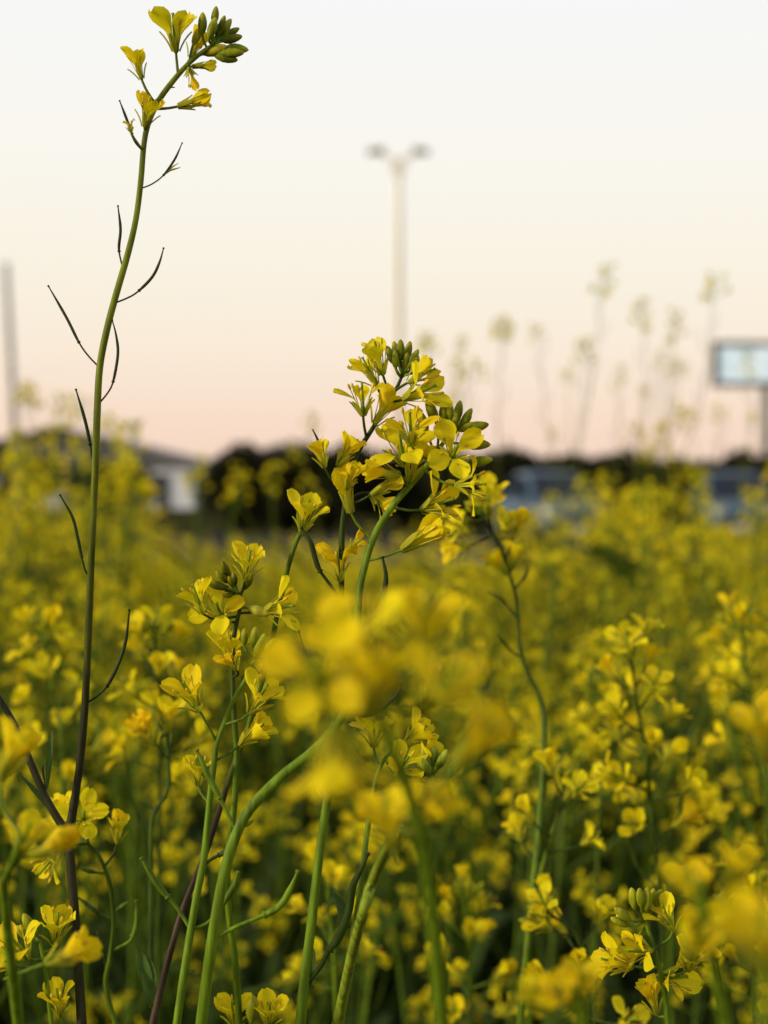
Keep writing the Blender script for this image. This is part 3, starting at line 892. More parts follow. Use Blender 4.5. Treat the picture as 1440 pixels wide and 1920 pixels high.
# the rest of the crop, beyond counting
def low_plant(seed, h, nf):
    rng = random.Random(seed); m = MB()
    for si, (pts_, r0, r1) in enumerate(skeleton(rng, h)):
        p = pts_[::5] if len(pts_) > 12 else pts_[::3]; p = np.vstack([p, pts_[-1:]])
        for i in range(len(p) - 1):
            a, b = p[i], p[i + 1]; r = r0 + (r1 - r0) * i / len(p)
            V = []
            for q in (a, b):
                for k in range(3): V.append(q + r * np.array((math.cos(2.094 * k), math.sin(2.094 * k), 0)))
            m.add(V, [(0, 1, 4, 3), (1, 2, 5, 4), (2, 0, 3, 5)], MIDG * .5 + GREEN * .5, 1)
        az = rng.uniform(0, 6)
        for k in range(nf):
            q, t = from_tip(pts_, .004 + .055 * k / nf); az += 2.4
            d = around(t, az, R(35 + 45 * k / nf)); low_flower(m, q + d * .013, nrm(d + np.array((0, 0, .4))), rng, .92)
        for k in range(4):
            d = around(nrm(pts_[-1] - pts_[-3]), k * 1.6, R(30)); a = pts_[-1] + d * .004; e = np.cross(d, (0.3, .9, .2)) * .0022
            m.add([a - e, a + d * .004 + e * .2, a + d * .009, a + d * .004 + e * 2], [(0, 1, 2, 3)], BUD, 1)
    main = skeleton(random.Random(seed), h)[0][0]
    for k in range(8):
        lf = MB(); a = k * 2.4; leaf_geo(lf, main[int(len(main) * (.1 + .06 * k))], (math.cos(a), math.sin(a), .8), .13, .03, rng, LEAFC, 1.0, 3)
        m.merge(lf); m.m[-len(lf.f):] = [1] * len(lf.f)
    return m
LOW = [low_plant(300 + i, .97, 8) for i in range(6)]
LOWA = [(np.concatenate(m.v), np.concatenate(m.c), np.array(m.f), np.array(m.m)) for m in LOW]
AV, AC, AF, AM, off = [], [], [], [], 0
for (q, h, tl) in rest:
    v, c, f, mi = LOWA[fr.randrange(6)]
    Mx = rotx(tl[0]) @ roty(tl[1]) @ rotz(fr.uniform(0, 6.28)) * (h / .97)
    AV.append(v @ Mx.T + np.array((q[0], q[1], 0))); AC.append(c * fr.uniform(.85, 1.1)); AF.append(f + off); AM.append(mi); off += len(v)
AV, AC, AF, AM = map(np.concatenate, (AV, AC, AF, AM))

def big_mesh(name, V, C, F, Mi, mats):
    me = bpy.data.meshes.new(name)
    me.vertices.add(len(V)); me.vertices.foreach_set('co', V.astype(np.float32).ravel())
    nf = len(F)
    me.loops.add(nf * 4); me.loops.foreach_set('vertex_index', F.astype(np.int32).ravel())
    me.polygons.add(nf); me.polygons.foreach_set('loop_start', np.arange(0, nf * 4, 4, dtype=np.int32))
    for m in mats: me.materials.append(m)
    me.polygons.foreach_set('material_index', Mi.astype(np.int32))
    a = me.color_attributes.new('Col', 'FLOAT_COLOR', 'POINT')
    a.data.foreach_set('color', np.concatenate([C, np.ones((len(C), 1))], 1).astype(np.float32).ravel())
    me.update(calc_edges=True)
    return me
tag(put('rapeseed_crop', big_mesh('rapeseed_crop', AV, AC, AF, AM, [M_MASS, M_TISSUE])), 'yellow flowering rapeseed crop massed across the far field', 'crop', kind='stuff')

# leafy undergrowth between the stems
ur = random.Random(9); um = MB()
for i in range(5200):
    y = .5 + 6.0 * ur.random() ** 1.3; half = y * .36 + .25; x = ur.uniform(-half, half)
    a = ur.uniform(0, 6.28)
    leaf_geo(um, (x, y, ur.uniform(0, .42)), (math.cos(a) * .5, math.sin(a) * .5, 1), ur.uniform(.15, .34), ur.uniform(.014, .04), ur, LEAFC * ur.uniform(.6, 1.1), ur.uniform(.2, 1.2), 4)
tag(put('undergrowth', um.mesh('undergrowth', [M_LEAF])), 'dark green leaves and grass between the rapeseed stems', 'undergrowth', kind='stuff')
print('field', n0, n1, len(rest), 'tris', len(AF) * 2)

# ================================================================== the plants near the camera
class Hero:
    """a plant laid out from the photograph: stem as rows (x, y, width[, distance])"""
    def __init__(s, label, d, rows, ctop=GREEN, cbot=MIDG, mix=(0.0, 1.0), group=None, seed=1, wob=.006, foot=(0.0, 0.03)):
        s.rng = random.Random(seed); s.d = d; s.ctop, s.cbot, s.mix = ctop, cbot, mix
        s.rows = s.fix(rows, d, wob)
        end = P(s.rows[-1][0], s.rows[-1][1], s.rows[-1][3])
        s.base = np.array((end[0] + foot[0], end[1] + foot[1], 0.0))
        s.root = empty('rapeseed_plant', s.base, label, 'plant', group)
        s.stems = []
        s.stem('stem', s.rows, True)
    def fix(s, rows, d, wob):
        ph = s.rng.uniform(0, 6)
        return [(r[0], r[1], r[2], r[3] if len(r) > 3 else d + wob * math.sin(ph + r[1] / 230.0)) for r in rows]
    def dep(s, x, y):
        return min(((r[0] - x) ** 2 + (r[1] - y) ** 2, r[3]) for st in s.stems for r in st)[1]
    def Q(s, x, y, d=None): return P(x, y, s.dep(x, y) if d is None else d) - s.base
    def stem(s, name, rows, ground=False, ctop=None, cbot=None):
        s.stems.append(rows)
        p = [np.append(P(r[0], r[1], r[3]) - s.base, r[2] / FPX * r[3] / 2) for r in rows]
        if ground:
            e = p[-1]; dr = nrm(e[:3] - p[-2][:3]); f = e[2]
            n_end = len(p)
            c1 = e[:3] + dr * f * .4
            for t in (.012, .03, .06, .11, .18, .28, .4, .55, .7, .85, 1.0):
                p.append(np.append(e[:3] * (1 - t) ** 2 + c1 * 2 * t * (1 - t), e[3] * (1 + .25 * t)))
        q = smooth_path(p, 5)
        zz = np.linspace(0, 1, len(q)) if not ground else np.clip((q[0][2] - q[:, 2]) / (q[0][2] - p[n_end - 1][2] + 1e-6), 0, 1)
        k = sstep(s.mix[0], s.mix[1], zz)[:, None]
        ct, cb = (s.ctop if ctop is None else ctop), (s.cbot if cbot is None else cbot)
        wv = np.arange(len(q)); jit = 1 + .04 * np.sin(wv * .37 + s.d * 40) * np.sin(wv * .23 + 1)
        m = MB(); tube(m, q[:, :3], np.maximum(q[:, 3], .0003) * jit * .93, 12, ct * (1 - k) + cb * k, 0, .03)
        put(name, m.mesh(name, [M_TISSUE]), s.root)
        s.path = q[:, :3][::-1]
        s.dense = np.vstack([s.dense, q[:, :3]]) if hasattr(s, 'dense') else q[:, :3]
    def snap(s, a):
        a = np.asarray(a, float); k = np.argmin(((s.dense - a) ** 2).sum(1)); b = s.dense[k]
        return b if np.linalg.norm(b - a) < .006 else a
    def branch(s, rows, **k):
        s.stem('branch', s.fix(rows, s.d, .004), False, **k)
    def axis(s, ang, tilt):
        a, t = R(ang), R(tilt)
        return np.array((math.cos(t) * math.sin(a), -math.sin(t), math.cos(t) * math.cos(a)))
    def fl(s, att, base, ang, tilt, kind='half', sc=1.0, npet=4, d=None, roll=None, dz=None):
        r = s.rng
        db = (s.dep(*att) + (r.uniform(-.007, .007) if dz is None else dz)) if d is None else d
        b = s.Q(base[0], base[1], db); ax = s.axis(ang, tilt)
        a = s.snap(s.Q(att[0], att[1]))
        m = MB(); stalk_geo(m, a, b, .0005, .00042, 0.0, s.ctop * .9, 7, 6, ax); put('flower_stalk', m.mesh('flower_stalk', [M_TISSUE]), s.root)
        hero_flower(s.root, b + ax * .0006, ax, kind, sc, r.uniform(0, 6.28) if roll is None else R(roll), r, npet, d is not None)
    def bud(s, att, base, ang, tilt=0, sc=1.0, col=BUD):
        d = s.dep(*att); b = s.Q(base[0], base[1], d + s.rng.uniform(-.004, .004))
        m = MB(); bud_geo(m, s.snap(s.Q(*att)), b, s.axis(ang, tilt), sc, col * s.rng.uniform(.85, 1.15)); put('bud', m.mesh('bud', [M_TISSUE]), s.root)
    def buds(s, apex, ang, n=12, sc=1.0, spread=75, reach=24, col=BUD, tilt=0):
        """a fan of buds round a tip"""
        d = s.dep(*apex); c = s.Q(*apex); ax = s.axis(ang, tilt)
        for k in range(n):
            f = k / max(1, n - 1)
            dr = around(ax, k * 2.4 + s.rng.uniform(-.3, .3), R(4 + spread * f ** .8))
            st = c - ax * .006 * f
            b = st + dr * (reach / FPX * d) * (.35 + .65 * f)
            m = MB(); bud_geo(m, st, b, dr * .75 + ax * .5, sc * (.55 + .5 * f), col * s.rng.uniform(.8, 1.2)); put('bud', m.mesh('bud', [M_TISSUE]), s.root)
    def pod(s, pts_, node=.38, r=.0008, col=MIDG, dd=0.0):
        d0 = s.dep(*pts_[0]); n = len(pts_)
        w = [s.Q(x, y, d0 + dd * i / (n - 1)) for i, (x, y) in enumerate(pts_)]
        w[0] = s.snap(w[0])
        m = MB(); pod_geo(m, w, node, r, col * s.rng.uniform(.85, 1.15)); put('seed_pod', m.mesh('seed_pod', [M_TISSUE]), s.root)
    def leaf(s, a, b, wpx, col=LEAFC * 1.5, bend=.15):
        d = s.dep(*a); A, B = s.Q(a[0], a[1]), s.Q(b[0], b[1], d + .012)
        L = np.linalg.norm(B - A); m = MB(); leaf_geo(m, A, B - A + np.array((0, 0, bend * L * .4)), L, wpx / FPX * d * 1.6, s.rng, col, bend, 9, 0, .7)
        put('leaf', m.mesh('leaf', [M_LEAF]), s.root)
    def raceme(s, n=10, nb=9, npod=3, spacing=.06, sc=1.0, kinds=('open', 'wide', 'half', 'half', 'narrow', 'tube'), path=None):
        """flowers spiralling below the tip of the stem made last"""
        pts_ = s.path if path is None else path; r = s.rng; az = r.uniform(0, 6)
        for k in range(n):
            q, t = from_tip(pts_, .006 + spacing * (k / n) ** 1.05); az += 2.4
            dr = around(t, az, R(35 + 45 * k / n + r.uniform(-8, 8))); b = q + dr * (.011 + .008 * k / n); ax = nrm(dr + np.array((0, 0, .4)))
            m = MB(); stalk_geo(m, q, b, .0006, .0005, 0, s.ctop, 6, 4, ax); put('flower_stalk', m.mesh('flower_stalk', [M_TISSUE]), s.root)
            hero_flower(s.root, b, ax, r.choice(kinds), sc * r.uniform(.88, 1.06), r.uniform(0, 6.28), r, 4 if r.random() < .85 else 3)
        tip, td = pts_[-1], nrm(pts_[-1] - pts_[-4])
        for k in range(nb):
            f = k / nb; dr = around(td, k * 2.4, R(8 + 62 * f)); st = tip - td * .005 * f; b = st + dr * (.003 + .007 * f)
            m = MB(); bud_geo(m, st, b, dr * .7 + td * .5, sc * (.5 + .5 * f), BUD * r.uniform(.8, 1.2)); put('bud', m.mesh('bud', [M_TISSUE]), s.root)
        for k in range(npod):
            q, t = from_tip(pts_, spacing + .015 + .017 * k); az += 2.4
            m = MB(); pod_geo(m, up_pod(q, t, az, r, r.uniform(.03, .045)), .28, .0008, MIDG); put('seed_pod', m.mesh('seed_pod', [M_TISSUE]), s.root)

S = FOCUS
# --- A: the tall stem
A = Hero('tall thin rapeseed stem rising alone above all others, with dark seed pods', S,
         [(400, 84, 8), (372, 103, 9), (345, 128, 10), (318, 160, 11), (297, 190, 12), (279, 228, 12), (270, 270, 12), (264, 340, 12), (255, 410, 12.5), (240, 475, 13),
          (217, 555, 14), (200, 620, 14), (187, 690, 14.5), (182, 780, 15), (178, 900, 15), (171, 1050, 15), (164, 1230, 15.5), (158, 1340, 16), (150, 1430, 16), (140, 1500, 17),
          (131, 1565, 19), (134, 1640, 19), (140, 1710, 19), (148, 1830, 20), (154, 1930, 21)], OLIVE * .9, DUSKY, (.36, .74), seed=3)
A.branch([(132, 1566, 14), (118, 1550, 16), (85, 1494, 15), (50, 1412, 14), (20, 1345, 13), (-30, 1265, 12)], ctop=DUSKY, cbot=DUSKY)
A.path = None
for b_, c_, an, sc in [((384, 88), (379, 64), 2, 1.0), ((400, 82), (401, 46), 8, .85), ((398, 84), (392, 72), 18, 1.0), ((402, 82), (412, 56), 20, .7), ((404, 82), (414, 66), 33, .9),
                       ((406, 82), (424, 66), 62, .7), ((404, 84), (417, 77), 76, .95), ((406, 86), (426, 88), 98, 1.0), ((404, 87), (414, 100), 88, 1.08), ((402, 88), (403, 104), 102, 1.08),
                       ((402, 83), (405, 68), 25, .8), ((400, 84), (396, 62), 12, .75), ((404, 83), (418, 72), 50, .7)]:
    A.bud(b_, c_, an, 0, sc)
A.bud((372, 103), (382, 101), 74, 5, 1.15, np.array((.42, .36, .02)))
A.bud((358, 115), (362, 84), 25, 5, .9, np.array((.45, .42, .02)))
A.fl((333, 142), (330, 98), -3, 14, 'half', 1.1, 4, roll=45)
A.fl((292, 193), (266, 150), -14, -6, 'narrow', .78, 4, roll=40)
A.fl((272, 246), (271, 240), 14, 18, 'half', .86, 3, roll=10)
A.fl((303, 208), (332, 200), 74, 0, 'tube', .84, 4)
A.fl((350, 122), (356, 110), 25, -18, 'narrow', .78, 3)
A.fl((352, 123), (358, 125), 84, -12, 'tube', .62, 2)
A.fl((350, 124), (353, 124), 165, -25, 'wilt', .55, 1)
A.pod([(262, 279), (248, 252), (237, 222), (224, 188)], .36, 0.00047, DARKPOD)
A.fl((262, 279), (247, 252), -12, 0, 'wilt', .34, 2)
A.pod([(264, 361), (285, 345), (307, 328), (328, 298), (342, 267)], .42, 0.00039, DARKPOD)
A.pod([(306, 330), (318, 320), (338, 314)], .2, .0003, np.array((.3, .25, .03)))
A.pod([(306, 329), (322, 314), (334, 306)], .2, .00025, np.array((.3, .25, .03)))
A.pod([(306, 166), (318, 164), (328, 164)], .3, 0.00031, DARKPOD)
A.pod([(222, 502), (223, 468), (226, 430), (221, 385)], .3, 0.00048, DARKPOD)
A.pod([(216, 571), (236, 560), (257, 548), (285, 520), (299, 492), (307, 464)], .36, 0.00048, DARKPOD)
A.pod([(179, 688), (163, 664), (147, 640), (125, 596), (90, 535)], .34, 0.00047, DARKPOD)
A.pod([(190, 762), (201, 738), (212, 716), (221, 665), (218, 630), (210, 598)], .31, 0.00047, DARKPOD)
A.pod([(176, 880), (172, 855), (170, 838), (160, 790), (142, 729)], .28, 0.00055, MIDG * .6)
A.pod([(165, 1092), (160, 1070), (154, 1048), (146, 1010), (136, 970), (112, 927)], .27, 0.00055, MIDG * .6)
A.pod([(166, 1324), (185, 1303), (203, 1283), (224, 1240), (236, 1200), (243, 1142)], .26, 0.00062, MIDG * .5)
A.leaf((88, 1482), (98, 1368), 7, LEAFC * 1.6)
A.leaf((118, 1552), (22, 1440), 8, LEAFC * 1.6)
A.pod([(88, 1500), (84, 1470), (80, 1440), (86, 1432)], .5, 0.00039, DARKPOD)

# --- B: raceme under the mast
B = Hero('sharp rapeseed raceme just below the light mast, on a straight stem', S,
         [(754, 704, 6), (745, 725, 7), (734, 744, 8), (718, 772, 9), (695, 809, 10), (677, 838, 10), (663, 870, 10.5), (652, 915, 11), (645, 962, 11.5), (641, 1010, 12), (640, 1090, 13), (640, 1180, 14), (637, 1280, 15),
          (631, 1370, 16), (622, 1440, 17), (612, 1510, 18), (602, 1580, 18.5), (592, 1660, 19), (583, 1740, 20), (572, 1830, 21), (562, 1930, 22)], MIDG * .9, GREEN * .95, (.3, .7), seed=4, wob=.004)
for b_, c_, an, sc in [((752, 708), (742, 690), -5, .8), ((752, 708), (738, 682), -20, .85), ((753, 706), (751, 676), 0, .95), ((754, 705), (762, 674), 12, .85), ((755, 705), (768, 684), 30, .8),
                       ((755, 706), (758, 694), 10, .8), ((756, 707), (772, 700), 65, .9), ((757, 708), (768, 694), 40, .7), ((754, 705), (745, 672), -12, .8), ((755, 705), (764, 690), 45, .75)]:
    B.bud(b_, c_, an, 4, sc, BUD * .75)
B.fl((733, 745), (718, 703), -14, 14, 'half', 1.0, 3, roll=30)
B.fl((724, 762), (706, 724), -26, -8, 'half', .95, 3)
B.fl((688, 820), (681, 781), -2, 8, 'wide', .95, 3, roll=5)
B.fl((700, 800), (702, 796), 28, -25, 'narrow', 1.05, 4)
B.fl((727, 757), (756, 749), 68, 28, 'wide', 1.12, 4, roll=35)
B.fl((740, 733), (764, 718), 62, -8, 'half', .9, 3)
B.fl((652, 925), (609, 878), -16, 6, 'narrow', .72, 3)
B.fl((655, 905), (633, 876), 32, 4, 'narrow', .84, 4)
B.fl((650, 935), (648, 918), 25, 10, 'narrow', .7, 3)
B.pod([(609, 878), (604, 850), (596, 825), (586, 805)], .2, .0005, DARKPOD)
B.fl((650, 945), (692, 925), 125, 10, 'half', .78, 3)
B.fl((650, 950), (696, 928), 58, 10, 'tube', .85, 3)
B.fl((643, 1036), (651, 1031), 55, 20, 'wilt', .5, 2)
B.fl((641, 1112), (638, 1090), -6, 12, 'wilt', .9, 4)
B.pod([(640, 1130), (618, 1095), (600, 1070), (592, 1050), (582, 1015), (564, 988)], .42, .0009, MIDG * .7)
B.pod([(578, 1856), (601, 1812), (616, 1782), (634, 1760), (654, 1707), (662, 1660), (680, 1625), (690, 1598)], .3, .0014, MIDG)
B.leaf((580, 1852), (586, 1776), 12, LEAFC * 1.6)
B.leaf((652, 1742), (622, 1665), 14, LEAFC * 1.5)

# --- C: arching raceme in front
C = Hero('sharp rapeseed raceme on a thick arching green stem in the middle', S - .012,
         [(842, 815, 6.4), (830, 832, 8.3), (812, 858, 11.0), (790, 886, 12.0), (768, 912, 12.9), (746, 936, 13.3), (727, 962, 13.8), (708, 992, 14.7), (694, 1025, 15.6), (684, 1060, 14.7), (674, 1110, 15.1), (668, 1200, 16.0), (660, 1290, 16.8), (638, 1350, 17.6),
          (590, 1405, 19.3), (525, 1458, 21.0), (468, 1518, 21.8), (440, 1572, 22.7), (420, 1640, 22.7), (404, 1725, 23.1), (390, 1820, 23.5), (376, 1930, 24.4)], GREEN * 1.05, GREEN * 1.05, (.2, .8), seed=5, wob=.005)
for b_, c_, an, sc in [((820, 848), (818, 792), -22, 1.15), ((816, 856), (800, 810), -20, 1.05), ((834, 828), (832, 800), 2, 1.2), ((834, 828), (827, 822), 2, .95), ((842, 814), (846, 788), -6, .85), ((843, 813), (856, 790), 10, .95),
                       ((844, 813), (866, 796), 32, .85), ((843, 816), (852, 806), 50, 1.0), ((844, 817), (867, 806), 78, 1.2), ((836, 828), (868, 832), 92, 1.25), ((814, 860), (878, 868), 82, 1.1),
                       ((843, 815), (850, 800), 20, .75), ((845, 815), (862, 808), 62, .8), ((842, 815), (839, 800), -14, .7)]:
    C.bud(b_, c_, an, 5, sc, BUD * .95)
C.fl((816, 856), (846, 862), 20, 68, 'open', .98, 4, roll=18, dz=-.004)
C.fl((792, 884), (757, 872), -8, 38, 'open', 1.12, 4, roll=40)
C.fl((806, 866), (772, 836), -4, 32, 'wide', 1.08, 4, roll=10)
C.fl((775, 904), (767, 905), 14, -8, 'narrow', 1.0, 4)
C.fl((795, 882), (852, 910), 88, 4, 'open', .9, 4, roll=0)
C.fl((737, 950), (790, 956), 70, 26, 'wide', 1.1, 4, roll=30)
C.fl((693, 1052), (753, 1031), 58, 4, 'tube', 1.18, 4)
C.fl((765, 915), (752, 893), -78, 4, 'narrow', .9, 3)
C.fl((696, 1012), (658, 962), -12, 10, 'tube', 1.1, 4)
C.pod([(676, 1190), (708, 1150), (720, 1112), (724, 1080), (717, 1043)], .25, .0009, MIDG * .5)
C.pod([(660, 1300), (618, 1290), (585, 1250), (572, 1222), (560, 1183)], .3, .0006, DARKPOD)
C.pod([(655, 1320), (690, 1270), (704, 1244), (718, 1203)], .3, .0006, DARKPOD)
C.pod([(646, 1345), (695, 1340), (735, 1312), (751, 1290)], .3, .0006, DARKPOD)
C.pod([(405, 1764), (444, 1737), (492, 1717), (525, 1698), (545, 1666), (559, 1632)], .5, .0011, GREEN * .9)
C.pod([(442, 1555), (424, 1520), (408, 1488), (388, 1450), (369, 1405)], .42, .0010, GREEN * .8)
C.pod([(452, 1556), (464, 1546), (476, 1537)], .3, .0006, GREEN)

# --- E and F: the two racemes left of the middle
E = Hero('sharp raceme with dark buds beside the tall stem, open flowers round it', S + .012,
         [(446, 1110, 6), (452, 1128, 7), (448, 1150, 8), (441, 1180, 9), (436, 1215, 10), (436, 1270, 11), (438, 1324, 11.5), (441, 1370, 12), (444, 1419, 12.5), (439, 1512, 13), (430, 1580, 13), (426, 1662, 13.5), (432, 1737, 14), (440, 1794, 14), (446, 1869, 14.5), (449, 1930, 15)],
         MIDG * .8, GREEN * .85, (.1, .5), seed=6)
for b_, c_, an, sc in [((446, 1112), (430, 1082), -22, .9), ((446, 1112), (424, 1102), -72, 1.0), ((446, 1112), (428, 1092), -45, .85), ((446, 1112), (442, 1096), -8, .65), ((448, 1112), (458, 1104), 30, .9),
                       ((446, 1113), (433, 1108), -60, .8), ((446, 1113), (437, 1100), -20, .6), ((446, 1113), (440, 1114), -100, .6)]:
    E.bud(b_, c_, an, 25, sc, BUD * .6)
E.fl((450, 1122), (460, 1088), 12, 24, 'half', 1.0, 4, roll=38)
E.fl((446, 1158), (381, 1151), -18, 12, 'half', .95, 3, roll=20)
E.fl((444, 1168), (418, 1160), -10, 58, 'open', 1.0, 4, roll=5)
E.fl((450, 1152), (492, 1146), 78, 20, 'wide', 1.05, 4, roll=25)
E.bud((450, 1140), (466, 1140), 105, 10, 1.1, np.array((.3, .28, .02)))
E.fl((437, 1262), (431, 1248), 2, 12, 'half', .95, 4)
E.fl((437, 1268), (446, 1258), -30, 30, 'wilt', .6, 3)
F = Hero('sharp raceme with long upright buds, its stem slanting down past the thick arching one', S - .006,
         [(484, 1226, 5), (474, 1245, 6), (460, 1275, 8), (445, 1300, 9), (430, 1332, 10), (417, 1365, 11), (407, 1392, 12), (400, 1440, 13), (391, 1524, 14), (382, 1610, 15), (365, 1700, 15.5), (347, 1812, 16), (330, 1930, 17)],
         GREEN * .95, GREEN, (.2, .8), seed=7)
for b_, c_, an, sc in [((480, 1234), (478, 1230), 24, 1.12), ((482, 1232), (496, 1222), 40, 0.80), ((482, 1232), (500, 1232), 52, 1.04), ((478, 1238), (488, 1240), 62, 0.80), ((478, 1238), (458, 1210), 2, 0.80), ((480, 1234), (474, 1214), 8, 0.96), ((474, 1246), (490, 1262), 40, 0.72)]:
    F.bud(b_, c_, an, 6, sc, BUD * 1.05)
F.fl((424, 1357), (468, 1337), 32, 20, 'wide', 1.1, 4, roll=10)
F.fl((405, 1425), (449, 1398), 48, 8, 'narrow', .98, 4)
F.fl((406, 1390), (374, 1332), -24, 26, 'half', 1.08, 4, roll=25)
F.fl((394, 1508), (372, 1474), -4, 8, 'half', .85, 3)
F.pod([(371, 1752), (390, 1730), (414, 1700), (436, 1666), (447, 1634)], .5, .0010, GREEN * .8)
F.pod([(378, 1626), (395, 1612), (420, 1598), (440, 1580)], .5, .0009, MIDG * .8)
F.pod([(358, 1735), (330, 1700), (296, 1660), (264, 1608)], .45, .0010, GREEN * .8)
F.pod([(346, 1832), (352, 1826), (365, 1818)], .4, .0007, GREEN)

G = Hero('slender plant with one flower at its bent tip and a purple-brown lower stem', S + .02,
         [(564, 998, 9), (552, 1025, 10), (540, 1064, 10.5), (529, 1110, 11), (518, 1160, 11), (510, 1205, 11.5), (498, 1255, 12), (480, 1320, 12), (455, 1390, 12), (430, 1460, 12), (405, 1540, 12.5), (385, 1600, 13), (365, 1650, 13), (340, 1715, 14), (318, 1790, 14), (300, 1860, 15), (284, 1930, 16)],
         GREEN * .8, PURPLE * 1.2, (.42, .58), seed=8)
G.fl((562, 1002), (566, 998), 14, 16, 'half', 1.05, 4, roll=40)
G.leaf((283, 1890), (256, 1776), 16, LEAFC * 2.0)
G.leaf((284, 1884), (270, 1790), 18, LEAFC * 2.2)

# --- H: softer raceme right of the middle
H = Hero('slightly blurred raceme drooping on a wavy stem, between the middle raceme and the first car', .64,
         [(893, 950, 5), (905, 968, 5.5), (922, 995, 6), (942, 1036, 7), (955, 1075, 8), (966, 1115, 8), (972, 1170, 8.5), (977, 1225, 9), (993, 1270, 10), (1013, 1310, 10.5), (1020, 1360, 11), (1018, 1450, 12), (1010, 1560, 13), (998, 1680, 14), (986, 1800, 15), (974, 1930, 16)],
         MIDG * .9, GREEN * .85, (.2, .8), seed=9, wob=.02)
H.fl((948, 1052), (962, 1008), 18, 5, 'tube', .95, 4)
for at_, ba, an, ti, kd in [((925, 1000), (918, 968), -5, 20, 'wide'), ((925, 1000), (936, 1008), 30, 25, 'half'), ((915, 985), (882, 1000), -60, 20, 'wide'), ((925, 1003), (880, 1024), -100, 20, 'half'), ((952, 1070), (953, 1078), -38, 10, 'narrow'), ((955, 1078), (958, 1070), 10, 10, 'narrow'), ((905, 968), (915, 950), 10, 20, 'half')]:
    H.fl(at_, ba, an, ti, kd, 1.05)
H.buds((895, 953), -35, 9, 1.0)
H.pod([(967, 1160), (955, 1140), (940, 1122), (915, 1110)], .4, .0007, MIDG * .7)
H.pod([(978, 1240), (960, 1222), (945, 1205), (932, 1190)], .4, .0008, MIDG * .7)
H.pod([(972, 1100), (985, 1080), (991, 1060)], .4, .0008, MIDG * .7)
H.branch([(1060, 1470, 5), (1048, 1520, 6), (1030, 1580, 8), (1008, 1660, 9)])
H.raceme(6, 5, 0, .04, 1.0)

# --- I: low raceme with upright buds, bottom right
I = Hero('sharp low raceme with upright green buds, lowest of the sharp ones, beside blurred blossoms', S + .02,
         [(1207, 1716, 7), (1213, 1735, 8), (1219, 1755, 9), (1228, 1785, 10), (1236, 1814, 11), (1244, 1848, 12), (1250, 1891, 12), (1254, 1930, 13)], GREEN, GREEN, seed=10)
for b_, c_, an, sc in [((1209, 1722), (1192, 1706), -12, 1.1), ((1209, 1722), (1212, 1708), 2, 1.15), ((1209, 1722), (1226, 1708), 18, 1.1), ((1210, 1724), (1182, 1726), -50, 1.0), ((1211, 1728), (1178, 1736), -64, .95), ((1212, 1735), (1190, 1750), -42, 1.3),
                       ((1208, 1720), (1202, 1700), -6, .9), ((1208, 1720), (1219, 1700), 10, .9)]:
    I.bud(b_, c_, an, 5, sc, BUD)
I.fl((1224, 1770), (1222, 1784), -78, 30, 'wide', .95, 4)
I.fl((1236, 1812), (1186, 1812), -72, 15, 'half', 1.05, 4)
I.fl((1238, 1826), (1288, 1820), 14, 22, 'half', 1.0, 4)
I.fl((1240, 1834), (1232, 1834), 72, 38, 'wide', 1.05, 4)
I.fl((1250, 1905), (1231, 1902), -18, 8, 'narrow', .95, 4)
I.fl((1226, 1778), (1262, 1744), -24, 10, 'half', .9, 3)

# --- J: small raceme half hidden by the blurred blossoms
J = Hero('small sharp raceme with star-like green buds peeping out below the big blurred blossom', S + .015,
         [(748, 1400, 7), (722, 1422, 8), (708, 1452, 10), (700, 1488, 11), (690, 1549, 12), (683, 1604, 12), (676, 1665, 12.5), (664, 1745, 13), (650, 1830, 14), (638, 1930, 15)], GREEN * .9, GREEN, seed=12)
J.fl((707, 1440), (701, 1402), 0, -4, 'wide', .95, 4)
J.fl((745, 1402), (757, 1398), 48, 10, 'half', .95, 4)
J.fl((722, 1424), (742, 1452), 30, 40, 'wide', .95, 4)
J.branch([(812, 1436, 5), (792, 1456, 6), (760, 1468, 7), (735, 1482, 8), (703, 1490, 8)], ctop=GREEN)
J.buds((812, 1436), 0, 8, 1.35, 80, 24, PALE)
J.fl((770, 1464), (786, 1446), 30, 20, 'narrow', .85, 3)

# --- D: the big blurred blossoms close to the lens
D1 = Hero('large blurred yellow blossom cluster closest to the lens, covering the middle stems', 0.237,
          [(694, 1235, 12, 0.235), (698, 1300, 18, 0.237), (735, 1400, 24, 0.245), (775, 1510, 27, 0.257), (800, 1620, 29, 0.268), (815, 1740, 30, 0.278), (824, 1850, 31, 0.285), (830, 1940, 32, 0.292)], GREEN, GREEN * .9, seed=13)
for at_, ba, an, ti, kd, sc, dd in [((697, 1290), (608, 1290), -14, 62, 'open', 0.96, 0.236), ((697, 1290), (692, 1345), 4, 8, 'half', 1.04, 0.237), ((694, 1240), (690, 1238), -18, 28, 'wide', 0.99, 0.245), ((695, 1250), (786, 1240), 6, 10, 'half', 1.04, 0.251),
                                    ((705, 1320), (800, 1326), 36, 34, 'wide', 0.96, 0.236), ((700, 1310), (622, 1358), 172, 18, 'half', 1.03, 0.233), ((705, 1325), (660, 1345), 12, 40, 'half', 0.84, 0.243)]:
    D1.fl(at_, ba, an, ti, kd, sc, 4, dd)
D2 = Hero('blurred orange-yellow blossom low in the middle, on a pale stem that sharpens downward', 0.308,
          [(745, 1545, 16, 0.288), (733, 1572, 18, 0.314), (718, 1605, 20, 0.363), (700, 1650, 20.5, 0.413), (682, 1705, 21, .41), (662, 1782, 21.5, .44), (646, 1855, 22, .46), (630, 1935, 23, .48)], PALE, PALE * .95, seed=14)
